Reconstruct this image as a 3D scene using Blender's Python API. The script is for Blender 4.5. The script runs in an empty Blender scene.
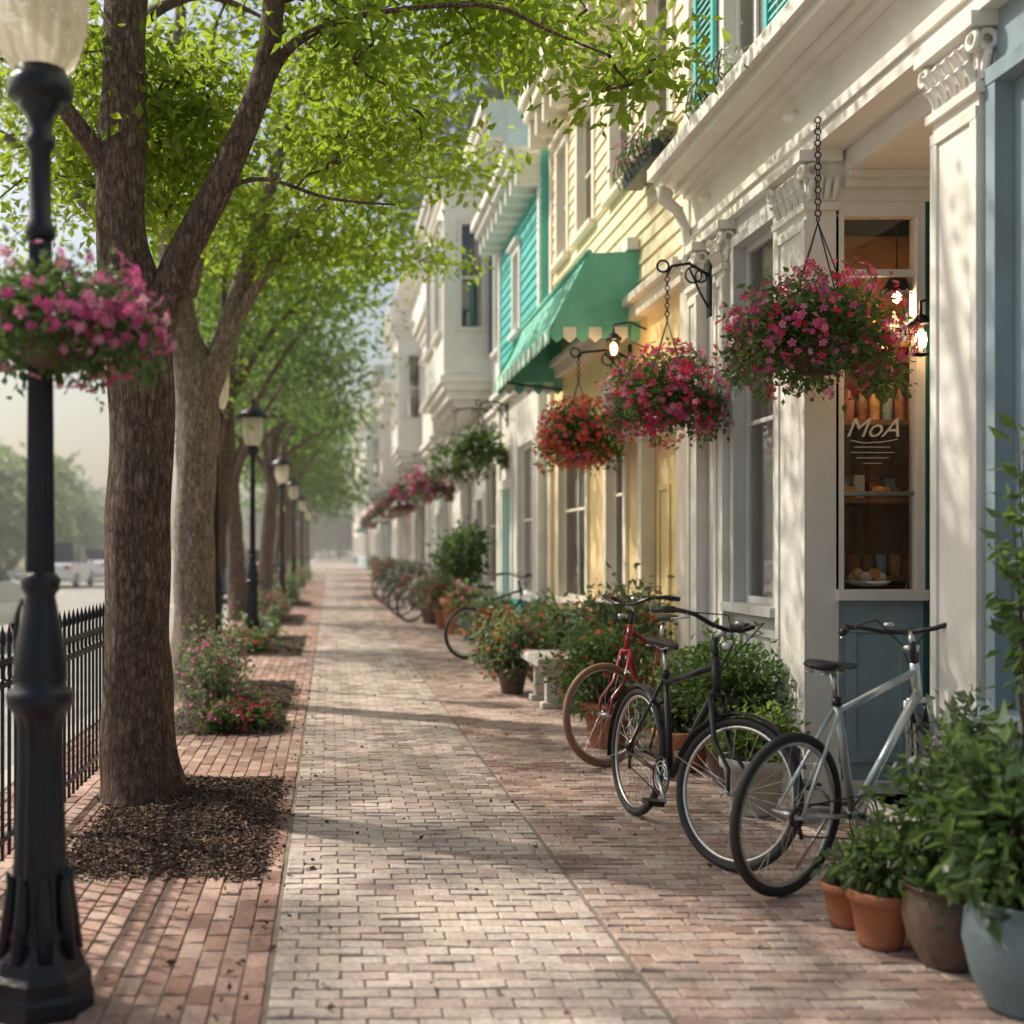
import bpy, math, random
import numpy as np
from mathutils import Vector, Matrix, noise
RS=np.random.RandomState(11); random.seed(5)
S=bpy.context.scene
C=S.collection
# ------------------------------------------------------------------ materials
def nt(name):
    m=bpy.data.materials.new(name); m.use_nodes=True
    n=m.node_tree.nodes; l=m.node_tree.links
    return m,n,l,n['Principled BSDF']
def col(c): return (c[0],c[1],c[2],1)
def paint(name,c,rough=.5,metal=0,dirt=.25,scale=2.5,bump=.15,bscale=60,spec=.5):
    m,n,l,p=nt(name)
    g=n.new('ShaderNodeNewGeometry')
    t=n.new('ShaderNodeTexNoise'); t.inputs['Scale'].default_value=scale; t.inputs['Detail'].default_value=4; t.inputs['Roughness'].default_value=.7
    l.new(g.outputs['Position'],t.inputs['Vector'])
    r=n.new('ShaderNodeValToRGB'); r.color_ramp.elements[0].position=.3; r.color_ramp.elements[1].position=.65
    k=1-dirt
    r.color_ramp.elements[0].color=col([c[0]*k,c[1]*k*.98,c[2]*k*.94]); r.color_ramp.elements[1].color=col(c)
    l.new(t.outputs['Fac'],r.inputs['Fac']); l.new(r.outputs['Color'],p.inputs['Base Color'])
    p.inputs['Roughness'].default_value=rough; p.inputs['Metallic'].default_value=metal
    p.inputs['Specular IOR Level'].default_value=spec
    t2=n.new('ShaderNodeTexNoise'); t2.inputs['Scale'].default_value=bscale; t2.inputs['Detail'].default_value=2
    l.new(g.outputs['Position'],t2.inputs['Vector'])
    b=n.new('ShaderNodeBump'); b.inputs['Strength'].default_value=bump; b.inputs['Distance'].default_value=.01
    l.new(t2.outputs['Fac'],b.inputs['Height']); l.new(b.outputs['Normal'],p.inputs['Normal'])
    return m
def varmat(name,cols,rough=.6,trans=0,tcol=None,bump=0,bscale=90,stain=0,spec=.4):
    m,n,l,p=nt(name)
    a=n.new('ShaderNodeAttribute'); a.attribute_name='var'
    r=n.new('ShaderNodeValToRGB'); cr=r.color_ramp
    while len(cr.elements)<len(cols): cr.elements.new(.5)
    for i,c in enumerate(cols):
        cr.elements[i].position=i/(len(cols)-1); cr.elements[i].color=col(c)
    l.new(a.outputs['Fac'],r.inputs['Fac'])
    out=r.outputs['Color']
    g=n.new('ShaderNodeNewGeometry')
    if stain:
        t=n.new('ShaderNodeTexNoise'); t.inputs['Scale'].default_value=1.3; t.inputs['Detail'].default_value=6; t.inputs['Roughness'].default_value=.75
        l.new(g.outputs['Position'],t.inputs['Vector'])
        mr=n.new('ShaderNodeMapRange'); mr.inputs['From Min'].default_value=.35; mr.inputs['From Max'].default_value=.6
        mr.inputs['To Min'].default_value=1-stain; mr.inputs['To Max'].default_value=1+stain*.25
        l.new(t.outputs['Fac'],mr.inputs['Value'])
        t3=n.new('ShaderNodeTexNoise'); t3.inputs['Scale'].default_value=45; t3.inputs['Detail'].default_value=4
        l.new(g.outputs['Position'],t3.inputs['Vector'])
        mr3=n.new('ShaderNodeMapRange'); mr3.inputs['From Min'].default_value=.3; mr3.inputs['From Max'].default_value=.7
        mr3.inputs['To Min'].default_value=.76; mr3.inputs['To Max'].default_value=1.14
        l.new(t3.outputs['Fac'],mr3.inputs['Value'])
        mm=n.new('ShaderNodeMath'); mm.operation='MULTIPLY'; l.new(mr.outputs[0],mm.inputs[0]); l.new(mr3.outputs[0],mm.inputs[1])
        v=n.new('ShaderNodeVectorMath'); v.operation='SCALE'
        l.new(out,v.inputs[0]); l.new(mm.outputs[0],v.inputs['Scale']); out=v.outputs[0]
    l.new(out,p.inputs['Base Color']); p.inputs['Roughness'].default_value=rough; p.inputs['Specular IOR Level'].default_value=spec
    if bump:
        t2=n.new('ShaderNodeTexNoise'); t2.inputs['Scale'].default_value=bscale; t2.inputs['Detail'].default_value=3
        l.new(g.outputs['Position'],t2.inputs['Vector'])
        b=n.new('ShaderNodeBump'); b.inputs['Strength'].default_value=bump; b.inputs['Distance'].default_value=.01
        l.new(t2.outputs['Fac'],b.inputs['Height']); l.new(b.outputs['Normal'],p.inputs['Normal'])
    if trans:
        tr=n.new('ShaderNodeBsdfTranslucent')
        if tcol:
            mx=n.new('ShaderNodeMix'); mx.data_type='RGBA'; mx.inputs[0].default_value=.8
            l.new(out,mx.inputs[6]); mx.inputs[7].default_value=col(tcol); l.new(mx.outputs[2],tr.inputs['Color'])
        else: l.new(out,tr.inputs['Color'])
        ms=n.new('ShaderNodeMixShader'); ms.inputs[0].default_value=trans
        l.new(p.outputs[0],ms.inputs[1]); l.new(tr.outputs[0],ms.inputs[2])
        l.new(ms.outputs[0],n['Material Output'].inputs['Surface'])
    return m
def bark(name,c1,c2):
    m,n,l,p=nt(name)
    g=n.new('ShaderNodeNewGeometry'); mp=n.new('ShaderNodeMapping'); mp.inputs['Scale'].default_value=(30,30,9)
    l.new(g.outputs['Position'],mp.inputs['Vector'])
    t=n.new('ShaderNodeTexNoise'); t.inputs['Scale'].default_value=1; t.inputs['Detail'].default_value=6; t.inputs['Roughness'].default_value=.7; t.inputs['Distortion'].default_value=1.0
    l.new(mp.outputs[0],t.inputs['Vector'])
    vo=n.new('ShaderNodeTexVoronoi'); vo.feature='DISTANCE_TO_EDGE'; vo.inputs['Scale'].default_value=1.1
    mx=n.new('ShaderNodeVectorMath'); mx.operation='MULTIPLY_ADD'; mx.inputs[1].default_value=(2.2,2.2,2.2)
    l.new(t.outputs['Color'],mx.inputs[0]); l.new(mp.outputs[0],mx.inputs[2]); l.new(mx.outputs[0],vo.inputs['Vector'])
    mr=n.new('ShaderNodeMapRange'); mr.inputs['From Max'].default_value=.25; l.new(vo.outputs['Distance'],mr.inputs['Value'])
    ad=n.new('ShaderNodeMath'); ad.operation='MULTIPLY_ADD'; ad.inputs[1].default_value=.22; l.new(mr.outputs[0],ad.inputs[0])
    ml=n.new('ShaderNodeMath'); ml.operation='MULTIPLY'; ml.inputs[1].default_value=.85; l.new(t.outputs['Fac'],ml.inputs[0]); l.new(ml.outputs[0],ad.inputs[2])
    r=n.new('ShaderNodeValToRGB'); r.color_ramp.elements[0].position=.36; r.color_ramp.elements[1].position=.74
    r.color_ramp.elements[0].color=col(c1); r.color_ramp.elements[1].color=col(c2)
    l.new(ad.outputs[0],r.inputs['Fac']); l.new(r.outputs['Color'],p.inputs['Base Color']); p.inputs['Roughness'].default_value=.9
    b=n.new('ShaderNodeBump'); b.inputs['Strength'].default_value=1; b.inputs['Distance'].default_value=.035
    l.new(ad.outputs[0],b.inputs['Height']); l.new(b.outputs['Normal'],p.inputs['Normal'])
    return m
def glassm(name,tint=(1,1,1),base=.10):
    m,n,l,p=nt(name)
    tr=n.new('ShaderNodeBsdfTransparent'); tr.inputs[0].default_value=col(tint)
    gl=n.new('ShaderNodeBsdfGlossy'); gl.inputs['Roughness'].default_value=.02
    f=n.new('ShaderNodeFresnel'); f.inputs[0].default_value=1.5
    a=n.new('ShaderNodeMath'); a.operation='ADD'; a.inputs[1].default_value=base; l.new(f.outputs[0],a.inputs[0])
    g=n.new('ShaderNodeNewGeometry'); t=n.new('ShaderNodeTexNoise'); t.inputs['Scale'].default_value=1.5; t.inputs['Detail'].default_value=1; l.new(g.outputs['Position'],t.inputs['Vector'])
    b=n.new('ShaderNodeBump'); b.inputs['Strength'].default_value=.15; b.inputs['Distance'].default_value=.02
    l.new(t.outputs['Fac'],b.inputs['Height']); l.new(b.outputs['Normal'],gl.inputs['Normal'])
    ms=n.new('ShaderNodeMixShader'); l.new(a.outputs[0],ms.inputs[0]); l.new(tr.outputs[0],ms.inputs[1]); l.new(gl.outputs[0],ms.inputs[2])
    l.new(ms.outputs[0],n['Material Output'].inputs['Surface']); return m
def frosted(name,c):
    m,n,l,p=nt(name)
    p.inputs['Base Color'].default_value=col(c); p.inputs['Roughness'].default_value=.12
    tr=n.new('ShaderNodeBsdfTranslucent'); tr.inputs[0].default_value=col(c)
    tp=n.new('ShaderNodeBsdfTransparent')
    a=n.new('ShaderNodeMixShader'); a.inputs[0].default_value=.5; l.new(tr.outputs[0],a.inputs[1]); l.new(tp.outputs[0],a.inputs[2])
    b=n.new('ShaderNodeMixShader'); b.inputs[0].default_value=.75; l.new(p.outputs[0],b.inputs[1]); l.new(a.outputs[0],b.inputs[2])
    l.new(b.outputs[0],n['Material Output'].inputs['Surface']); return m
def emit(name,c,s):
    m,n,l,p=nt(name); p.inputs['Emission Color'].default_value=col(c); p.inputs['Emission Strength'].default_value=s; return m

M=dict(
 iron=paint('cast_iron',(.010,.013,.022),.32,0,.4,8,.3,120,.4),
 cream=paint('cream_paint',(.83,.77,.66),.5,0,.12),
 offw=paint('offwhite_paint',(.80,.78,.73),.5,0,.12),
 white=paint('white_paint',(.83,.82,.78),.5,0,.12),
 grey=paint('grey_paint',(.56,.57,.56),.5,0,.12),
 bluegrey=paint('bluegrey_paint',(.27,.36,.41),.45,0,.15),
 ltblue=paint('lightblue_paint',(.36,.54,.60),.5,0,.2),
 yellow=paint('yellow_paint',(.85,.66,.34),.5,0,.12),
 yellow2=paint('pale_yellow_paint',(.84,.74,.50),.5,0,.12),
 teal=paint('teal_paint',(.09,.50,.48),.5,0,.12),
 tealdk=paint('dark_teal_paint',(.014,.10,.11),.35,0,.3),
 awn=paint('awning_green',(.16,.52,.42),.7,0,.15,6),
 awnw=paint('awning_white',(.76,.78,.72),.7,0,.12,6),
 navy=paint('navy_paint',(.05,.09,.16),.5),
 pink=paint('pink_paint',(.74,.52,.47),.6),
 sage=paint('sage_paint',(.52,.60,.52),.6),
 stone=paint('stone',(.60,.58,.53),.8,0,.3,6,.4,80),
 kerb=paint('kerb_concrete',(.52,.50,.46),.85,0,.3,3,.4,90),
 asphalt=paint('asphalt',(.34,.33,.31),.85,0,.25,1.2,.5,150),
 mortar=paint('mortar_sand',(.24,.20,.165),.95,0,.35,3,.4,120),
 ground=paint('ground_earth',(.16,.17,.11),.95,0,.4,.2,.3,5),
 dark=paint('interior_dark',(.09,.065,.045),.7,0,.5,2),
 wood=paint('shop_wood',(.36,.18,.08),.5,0,.4,7),
 liner=paint('basket_liner',(.10,.055,.03),.8,0,.4,7),
 bread=paint('bread',(.70,.38,.13),.7,0,.4,20),
 terra=paint('terracotta',(.46,.18,.09),.75,0,.35,9,.3,90),
 glaze=paint('dark_glazed_pot',(.15,.10,.075),.35,0,.6,7,.3,40),
 bluepot=paint('blue_ceramic_pot',(.17,.24,.27),.45,0,.35,5,.2,60),
 soil=paint('soil',(.06,.04,.028),.95,0,.5,30,.8,80),
 rubber=paint('rubber',(.025,.025,.025),.7,0,.2),
 tan=paint('tan_rubber',(.30,.16,.10),.6,0,.2),
 chrome=paint('brushed_metal',(.55,.56,.57),.28,1,.15),
 silver=paint('silver_paint',(.52,.58,.59),.3,.6,.15),
 black=paint('black_paint',(.014,.014,.016),.3,0,.2),
 leather=paint('saddle_black',(.018,.018,.018),.45,0,.3),
 red=paint('red_paint',(.30,.02,.03),.3,0,.2),
 carw=paint('car_white',(.75,.76,.77),.2,0,.05),
 carb=paint('car_blue',(.04,.10,.20),.2,.3,.05),
 cargl=paint('car_glass',(.03,.04,.05),.08,0,.1),
 taill=paint('tail_light',(.4,.02,.02),.2),
 line=paint('road_paint_white',(.75,.75,.70),.7,0,.3),
 bark1=bark('bark_brown',(.05,.03,.02),(.28,.185,.13)),
 bark2=bark('bark_grey',(.14,.10,.075),(.48,.38,.30)),
 glass=glassm('window_glass'),
 frost=frosted('lamp_glass',(.88,.80,.66)),
 bulb=emit('warm_bulb',(1,.55,.2),30),
 chalk=paint('chalk_white',(.75,.75,.72),.9),
 leafA=varmat('leaf_bright',[(.035,.08,.014),(.07,.125,.02),(.11,.17,.028)],.5,.62,(.44,.58,.05)),
 leafB=varmat('leaf_mid',[(.028,.07,.016),(.055,.11,.024),(.09,.15,.035)],.5,.58,(.32,.47,.07)),
 leafC=varmat('leaf_dark',[(.022,.058,.02),(.045,.092,.03),(.08,.13,.04)],.55,.52,(.24,.38,.09)),
 leafH=varmat('leaf_far_hazed',[(.06,.10,.06),(.09,.14,.08),(.13,.18,.11)],.7,.42,(.27,.38,.14)),  # distance haze put into the leaf colour, paler and greyer
 leafD=varmat('leaf_hill',[(.03,.06,.035),(.05,.085,.045),(.08,.12,.06)],.7,.2,(.12,.2,.08)),
 leafS=varmat('shrub_leaf',[(.03,.07,.025),(.06,.115,.04),(.10,.165,.06)],.45,.40,(.24,.38,.09)),
 leafG=varmat('greygreen_leaf',[(.06,.09,.055),(.10,.145,.085),(.18,.22,.13)],.5,.40,(.30,.40,.16)),
 flP=varmat('magenta_petal',[(.48,.06,.22),(.70,.14,.34),(.80,.38,.52)],.5,.42),
 flR=varmat('red_petal',[(.60,.02,.05),(.74,.06,.14),(.80,.14,.28)],.5,.38),
 flO=varmat('orange_petal',[(.68,.12,.03),(.72,.25,.06),(.68,.08,.08)],.5,.35),
 flW=varmat('white_petal',[(.6,.6,.5),(.75,.75,.7),(.7,.6,.6)],.5,.3),
 chip=varmat('mulch_chip',[(.045,.028,.02),(.12,.075,.052),(.26,.17,.13)],.9),
 brC=varmat('brick_pale',[(.34,.26,.225),(.49,.395,.345),(.55,.475,.42),(.41,.325,.28)],.8,0,None,.5,120,.38),
 brR=varmat('brick_pink',[(.33,.21,.17),(.46,.33,.275),(.53,.42,.36),(.36,.24,.19)],.8,0,None,.5,120,.40),
 brL=varmat('brick_red',[(.27,.15,.115),(.40,.25,.20),(.49,.35,.29),(.29,.17,.135)],.8,0,None,.5,120,.42),
)
# ------------------------------------------------------------------ mesh toolkit
def grp(name,loc=(0,0,0),rot=(0,0,0)):
    e=bpy.data.objects.new(name,None); e.location=loc; e.rotation_euler=rot; e.empty_display_size=.2; C.objects.link(e); return e
class MB:
    def __init__(s): s.v=[];s.f=[];s.m=[];s.s=[]
    def add(s,vs,fs,mi=0,sm=False):
        o=len(s.v); s.v+=[tuple(v) for v in vs]
        for f in fs: s.f.append([o+i for i in f]); s.m.append(mi); s.s.append(sm)
    def box(s,x0,x1,y0,y1,z0,z1,mi=0):
        s.add([(x0,y0,z0),(x1,y0,z0),(x1,y1,z0),(x0,y1,z0),(x0,y0,z1),(x1,y0,z1),(x1,y1,z1),(x0,y1,z1)],
              [(0,3,2,1),(4,5,6,7),(0,1,5,4),(1,2,6,5),(2,3,7,6),(3,0,4,7)],mi)
    def tube(s,pts,rad,n=8,mi=0,rough=0,cap=True,sm=True):
        P=[Vector(p) for p in pts]
        if not hasattr(rad,'__len__'): rad=[rad]*len(P)
        vs=[];fs=[]; up=None
        for i,p in enumerate(P):
            t=(P[min(i+1,len(P)-1)]-P[max(i-1,0)])
            if t.length<1e-9: t=Vector((0,0,1))
            t.normalize()
            if up is None:
                a=Vector((1,0,0)) if abs(t.x)<.8 else Vector((0,1,0)); up=(a-t*a.dot(t)).normalized()
            else:
                up=(up-t*up.dot(t)); up=up.normalized() if up.length>1e-6 else t.orthogonal().normalized()
            b=t.cross(up)
            for k in range(n):
                an=2*math.pi*k/n; d=up*math.cos(an)+b*math.sin(an); r=rad[i]
                if rough:
                    q=p+d*r; r*=1+rough*(noise.noise(Vector((q.x*9,q.y*9,q.z*2.2)))+.6*noise.noise(Vector((q.x*3,q.y*3,q.z*1.5+9))))
                vs.append(p+d*r)
        for i in range(len(P)-1):
            for k in range(n):
                k2=(k+1)%n; fs.append((i*n+k,i*n+k2,(i+1)*n+k2,(i+1)*n+k))
        if cap: fs.append(tuple(reversed(range(n)))); fs.append(tuple((len(P)-1)*n+k for k in range(n)))
        s.add(vs,fs,mi,sm)
    def lathe(s,prof,c,n=24,mi=0,flute=0,fd=0,fz=None,sm=True):
        vs=[];fs=[]
        for (r,z) in prof:
            for k in range(n):
                a=2*math.pi*k/n; rr=r
                if flute and (fz is None or fz[0]<=z<=fz[1]): rr=r*(1-fd*abs(math.cos(a*flute/2)))
                vs.append((c[0]+rr*math.cos(a),c[1]+rr*math.sin(a),c[2]+z))
        for i in range(len(prof)-1):
            for k in range(n):
                k2=(k+1)%n; fs.append((i*n+k,i*n+k2,(i+1)*n+k2,(i+1)*n+k))
        s.add(vs,fs,mi,sm)
    def torus(s,c,u,w,R,r,n=40,m=8,mi=0,a0=0,a1=2*math.pi):
        c=Vector(c);u=Vector(u);w=Vector(w);ax=u.cross(w); full=abs(a1-a0-2*math.pi)<1e-6
        vs=[];fs=[]; N=n if full else n+1
        for i in range(N):
            a=a0+(a1-a0)*i/n; d=u*math.cos(a)+w*math.sin(a)
            for k in range(m):
                b=2*math.pi*k/m; vs.append(c+d*(R+r*math.cos(b))+ax*(r*math.sin(b)))
        for i in range(n):
            i2=(i+1)%N
            for k in range(m):
                k2=(k+1)%m; fs.append((i*m+k,i2*m+k,i2*m+k2,i*m+k2))
        s.add(vs,fs,mi,True)
    def obj(s,name,mats,parent=None,local=False,bevel=0):
        me=bpy.data.meshes.new(name)
        off=Vector((0,0,0))
        if parent is not None and not local: off=parent.location
        me.from_pydata([(v[0]-off[0],v[1]-off[1],v[2]-off[2]) for v in s.v],[],s.f)
        for m in mats: me.materials.append(M[m])
        me.polygons.foreach_set('material_index',s.m); me.polygons.foreach_set('use_smooth',s.s); me.update()
        o=bpy.data.objects.new(name,me); C.objects.link(o)
        if parent is not None: o.parent=parent
        if bevel:
            b=o.modifiers.new('bevel','BEVEL'); b.width=bevel; b.segments=2; b.limit_method='ANGLE'; b.angle_limit=math.radians(50)
        return o
def npmesh(name,V,F,var,mats,mi=None,parent=None,local=False,smooth=False):
    V=np.asarray(V,dtype=np.float32); F=np.asarray(F,dtype=np.int32)
    if parent is not None and not local: V=V-np.array(parent.location,dtype=np.float32)
    me=bpy.data.meshes.new(name); nf,k=F.shape
    me.vertices.add(len(V)); me.vertices.foreach_set('co',V.ravel())
    me.loops.add(nf*k); me.loops.foreach_set('vertex_index',F.ravel())
    me.polygons.add(nf); me.polygons.foreach_set('loop_start',np.arange(0,nf*k,k,dtype=np.int32))
    for m in mats: me.materials.append(M[m])
    if mi is not None: me.polygons.foreach_set('material_index',np.asarray(mi,dtype=np.int32))
    me.polygons.foreach_set('use_smooth',np.full(nf,smooth))
    me.update(calc_edges=True)
    a=me.attributes.new('var','FLOAT','FACE'); a.data.foreach_set('value',np.asarray(var,dtype=np.float32))
    o=bpy.data.objects.new(name,me); C.objects.link(o)
    if parent is not None: o.parent=parent
    return o
def unit(a): return a/np.maximum(np.linalg.norm(a,axis=1,keepdims=True),1e-6)
def leaves(name,P,L,W,mat,parent=None,D=None,dw=.8,droop=.25,fold=.25,var=None,local=False,mi=None,mats=None):
    N=len(P); d=RS.normal(size=(N,3)); d=unit(d)
    if D is not None: d=unit(d+D*dw)
    d[:,2]-=droop; d=unit(d)
    s=unit(np.cross(d,RS.normal(size=(N,3)))*np.array([1,1,.6])); n=np.cross(d,s)
    l=(L*(.6+.7*RS.rand(N)))[:,None]; w=l*(W/L)
    V=np.stack([P,P+d*l*.45+s*w*.5+n*fold*w,P+d*l,P+d*l*.45-s*w*.5+n*fold*w],axis=1).reshape(-1,3)
    b=np.arange(N)*4
    F=np.stack([np.stack([b,b+1,b+2],1),np.stack([b,b+2,b+3],1)],1).reshape(-1,3)
    if var is None: var=RS.rand(N)
    return npmesh(name,V,F,np.repeat(var,2),mats or [mat],None if mi is None else np.repeat(mi,2),parent,local)
def flowers(name,P,D,size,mats,parent=None,local=False,mi=None):
    N=len(P); n=unit(D+.5*RS.normal(size=(N,3))); u=unit(np.cross(n,RS.normal(size=(N,3)))); w=np.cross(n,u)
    r=(size*(.65+.6*RS.rand(N)))[:,None]; VV=[];k=5
    for i in range(k):
        a=2*math.pi*i/k; q=.5
        def pt(an,f,h): return P+(u*math.cos(an)+w*math.sin(an))*r*f+n*r*h
        VV+= [P,pt(a-q,.75,.35),pt(a,1,.2),pt(a+q,.75,.35)]
    V=np.stack(VV,1).reshape(-1,3); b=np.arange(N)*(4*k)
    F=np.stack([np.stack([b+4*i,b+4*i+1,b+4*i+2,b+4*i+3],1) for i in range(k)],1).reshape(-1,4)
    return npmesh(name,V,F,np.repeat(np.clip(RS.rand(N),0,1),k),mats,None if mi is None else np.repeat(mi,k),parent,local)
# ------------------------------------------------------------------ trees
def tree(name,base,trunk,limbs,blobs,leafL,per,spray,leafm,barkm,seed,gap=.12,tw=.012):
    global RS; RS=np.random.RandomState(seed)
    g=grp(name,base); mb=MB()
    def dens(path,k=6):
        out=[]
        for i in range(len(path)-1):
            a=np.array(path[i]);b=np.array(path[i+1])
            p0=np.array(path[max(i-1,0)]);p3=np.array(path[min(i+2,len(path)-1)])
            for j in range(k):
                t=j/k; out.append(.5*((2*a)+(-p0+b)*t+(2*p0-5*a+4*b-p3)*t*t+(-p0+3*a-3*b+p3)*t**3))
        out.append(np.array(path[-1])); return out
    T=dens(trunk,9); mb.tube([p[:3] for p in T],[p[3] for p in T],30,0,.16)
    nodes=[p[:3] for p in T if p[2]>2.6]
    for L in limbs:
        Q=dens(L,6); mb.tube([p[:3] for p in Q],[max(p[3],.004) for p in Q],14 if L[0][3]>.05 else 8,0,.10)
        nodes+=[p[:3] for p in Q[2:]]
    cs=[]
    for (cx,cy,cz,rx,ry,rz,n) in blobs:
        c=0;tries=0
        while c<n and tries<n*20:
            tries+=1
            d=RS.normal(size=3); d/=np.linalg.norm(d); u=RS.rand()**(1/2.6)
            p=np.array([cx,cy,cz])+d*u*np.array([rx,ry,rz])
            if noise.noise(Vector((p[0]*.9+seed,p[1]*.9,p[2]*1.1)))>.08: continue
            cs.append(p); c+=1
    cs=np.array(cs)
    nodes=np.array(nodes)
    dist=np.min(np.linalg.norm(cs[:,None]-nodes[None],axis=2),axis=1)
    order=np.argsort(dist); P=[];cv=[];Dd=[]
    for i in order:
        c=cs[i]; dd=np.linalg.norm(nodes-c,axis=1)+np.maximum(0,nodes[:,2]-c[2])*.4; j=np.argmin(dd); q=nodes[j]
        mid=(c+q)/2+np.array([0,0,.08*dd[j]])+RS.normal(size=3)*.05*dd[j]
        mb.tube([q,mid,c],[tw,tw*.7,tw*.35],4,0,0,False)
        nodes=np.vstack([nodes,mid[None],c[None]])
        n=int(per*(.6+.8*RS.rand()))
        off=RS.normal(size=(n,3))*np.array([spray,spray,spray*.5])
        tt=RS.rand(n)[:,None]; basep=np.where(RS.rand(n)[:,None]<.3,q*(1-tt)+c*tt,c)
        P.append(basep+off); Dd.append(unit(off)); cv.append(np.clip(.5+.25*RS.normal()+.2*RS.normal(size=n),0,1))
    mb.obj('trunk_and_branches',[barkm],g)
    P=np.concatenate(P); leaves('foliage',P,leafL,leafL*.5,leafm,g,D=np.concatenate(Dd),var=np.concatenate(cv))
    return g
def auto_tree(name,x,y,H,R,tr,ncl,per,leafL,leafm,barkm,seed,cb=3.2):
    r=random.Random(seed); lx=r.uniform(-.2,.2); ly=r.uniform(-.2,.2)
    trunk=[(x,y,-.05,tr*1.5),(x,y,.12,tr*1.15),(x+lx*.3,y,.8,tr),(x+lx,y+ly,2.4,tr*.85),(x+lx*1.5,y+ly,4,tr*.6),(x+lx*1.2,y,H*.75,tr*.25)]
    limbs=[];blobs=[]
    for i in range(6):
        a=i*1.05+r.uniform(-.3,.3); z=r.uniform(2.3,3.4); e=R*r.uniform(.6,.85); zt=r.uniform(cb+.8,H-1)
        limbs.append([(x+lx,y+ly,z,tr*.45),(x+lx+e*.35*math.cos(a),y+ly+e*.35*math.sin(a),z+(zt-z)*.5,tr*.3),(x+e*math.cos(a),y+e*math.sin(a),zt,tr*.1)])
        blobs.append((x+R*.55*math.cos(a),y+R*.55*math.sin(a),r.uniform(cb+.8,H-1.8),R*.42,R*.42,R*.36,ncl//9))
    for i in range(3):
        a=r.uniform(0,6.3); blobs.append((x+R*.25*math.cos(a),y+R*.25*math.sin(a),H-1-r.uniform(0,1.2),R*.45,R*.45,R*.35,ncl//9))
    return tree(name,(x,y,0),trunk,limbs,blobs,leafL,per,leafL*2.2,leafm,barkm,seed)
t1=tree('street_tree',(-1.08,6.4,0),
 [(-1.06,6.4,-.05,.28),(-1.06,6.4,.05,.235),(-1.08,6.4,.35,.198),(-1.08,6.4,1.2,.178),(-1.06,6.4,2.0,.18),(-1.07,6.4,2.65,.19),(-1.17,6.4,3.2,.145),(-1.15,6.4,4.3,.13),(-1.1,6.5,5.6,.10),(-1.2,6.6,7.4,.04)],
 [[(-1.02,6.38,2.5,.12),(-.84,6.35,3.0,.098),(-.6,6.3,3.45,.083),(-.36,6.3,4.05,.07),(-.26,6.35,4.7,.055),(.1,6.5,5.8,.035),(.4,6.6,7,.015)],
  [(-.35,6.3,4.0,.045),(-.2,6.3,4.2,.03),(.1,6.28,4.33,.02),(.5,6.25,4.38,.014),(.9,6.2,4.36,.012),(1.2,6.15,4.2,.009),(1.5,6.1,4.05,.006)],
  [(-.6,6.3,3.4,.018),(-.35,6.2,3.42,.012),(0,6.15,3.3,.009),(.35,6.1,3.25,.005)],
  [(-1.15,6.4,3.4,.06),(-1.6,6.2,4.0,.045),(-2.4,6.0,4.8,.035),(-3.6,5.8,5.4,.025),(-4.8,5.8,5.7,.012)],
  [(-1.1,6.4,3.9,.06),(-1.2,7.0,4.6,.045),(-.9,8.0,5.3,.03),(-.5,9.0,5.6,.012)],
  [(-1.1,6.4,4.5,.06),(-1.8,7.2,5.1,.045),(-2.8,8.0,5.6,.03),(-4.2,8.6,5.8,.012)],
  [(-.25,6.35,4.5,.05),(.4,6.9,5.0,.035),(1.1,7.6,5.3,.02),(1.6,8.2,5.4,.01)],
  [(-1.1,6.35,3.1,.03),(-1.35,6.9,3.35,.02),(-1.5,7.6,3.45,.008)]],
 [(-.5,6.3,5.4,1.8,1.8,.7,24),(-2.4,6.2,4.9,1.2,1.4,.8,18),(.6,6.6,4.9,1.3,1.3,.42,28),(-.9,8.4,4.9,1.4,1.1,.9,40),
  (.8,8.0,5.4,1.1,1.1,.5,20),(-.7,6.0,6.6,1.6,1.6,.7,6),(-.55,6.9,3.75,.7,.65,.5,26),(-.1,6.9,4.15,.9,.8,.45,32),(-1.6,7.4,3.6,.6,.8,.5,22),
  (1.45,6.2,4.22,.45,.4,.32,13),(.9,7.2,4.65,.8,.7,.3,18),(-1.9,7.0,4.1,.7,.8,.6,18),(-4.2,6.2,5.6,1.7,1.5,.6,40),(-3.8,8.8,5.8,1.6,1.3,.6,34)],  # closing blobs: unseen crown over the road, added to dapple the walk
 .085,66,.17,'leafA','bark1',3)
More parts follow.
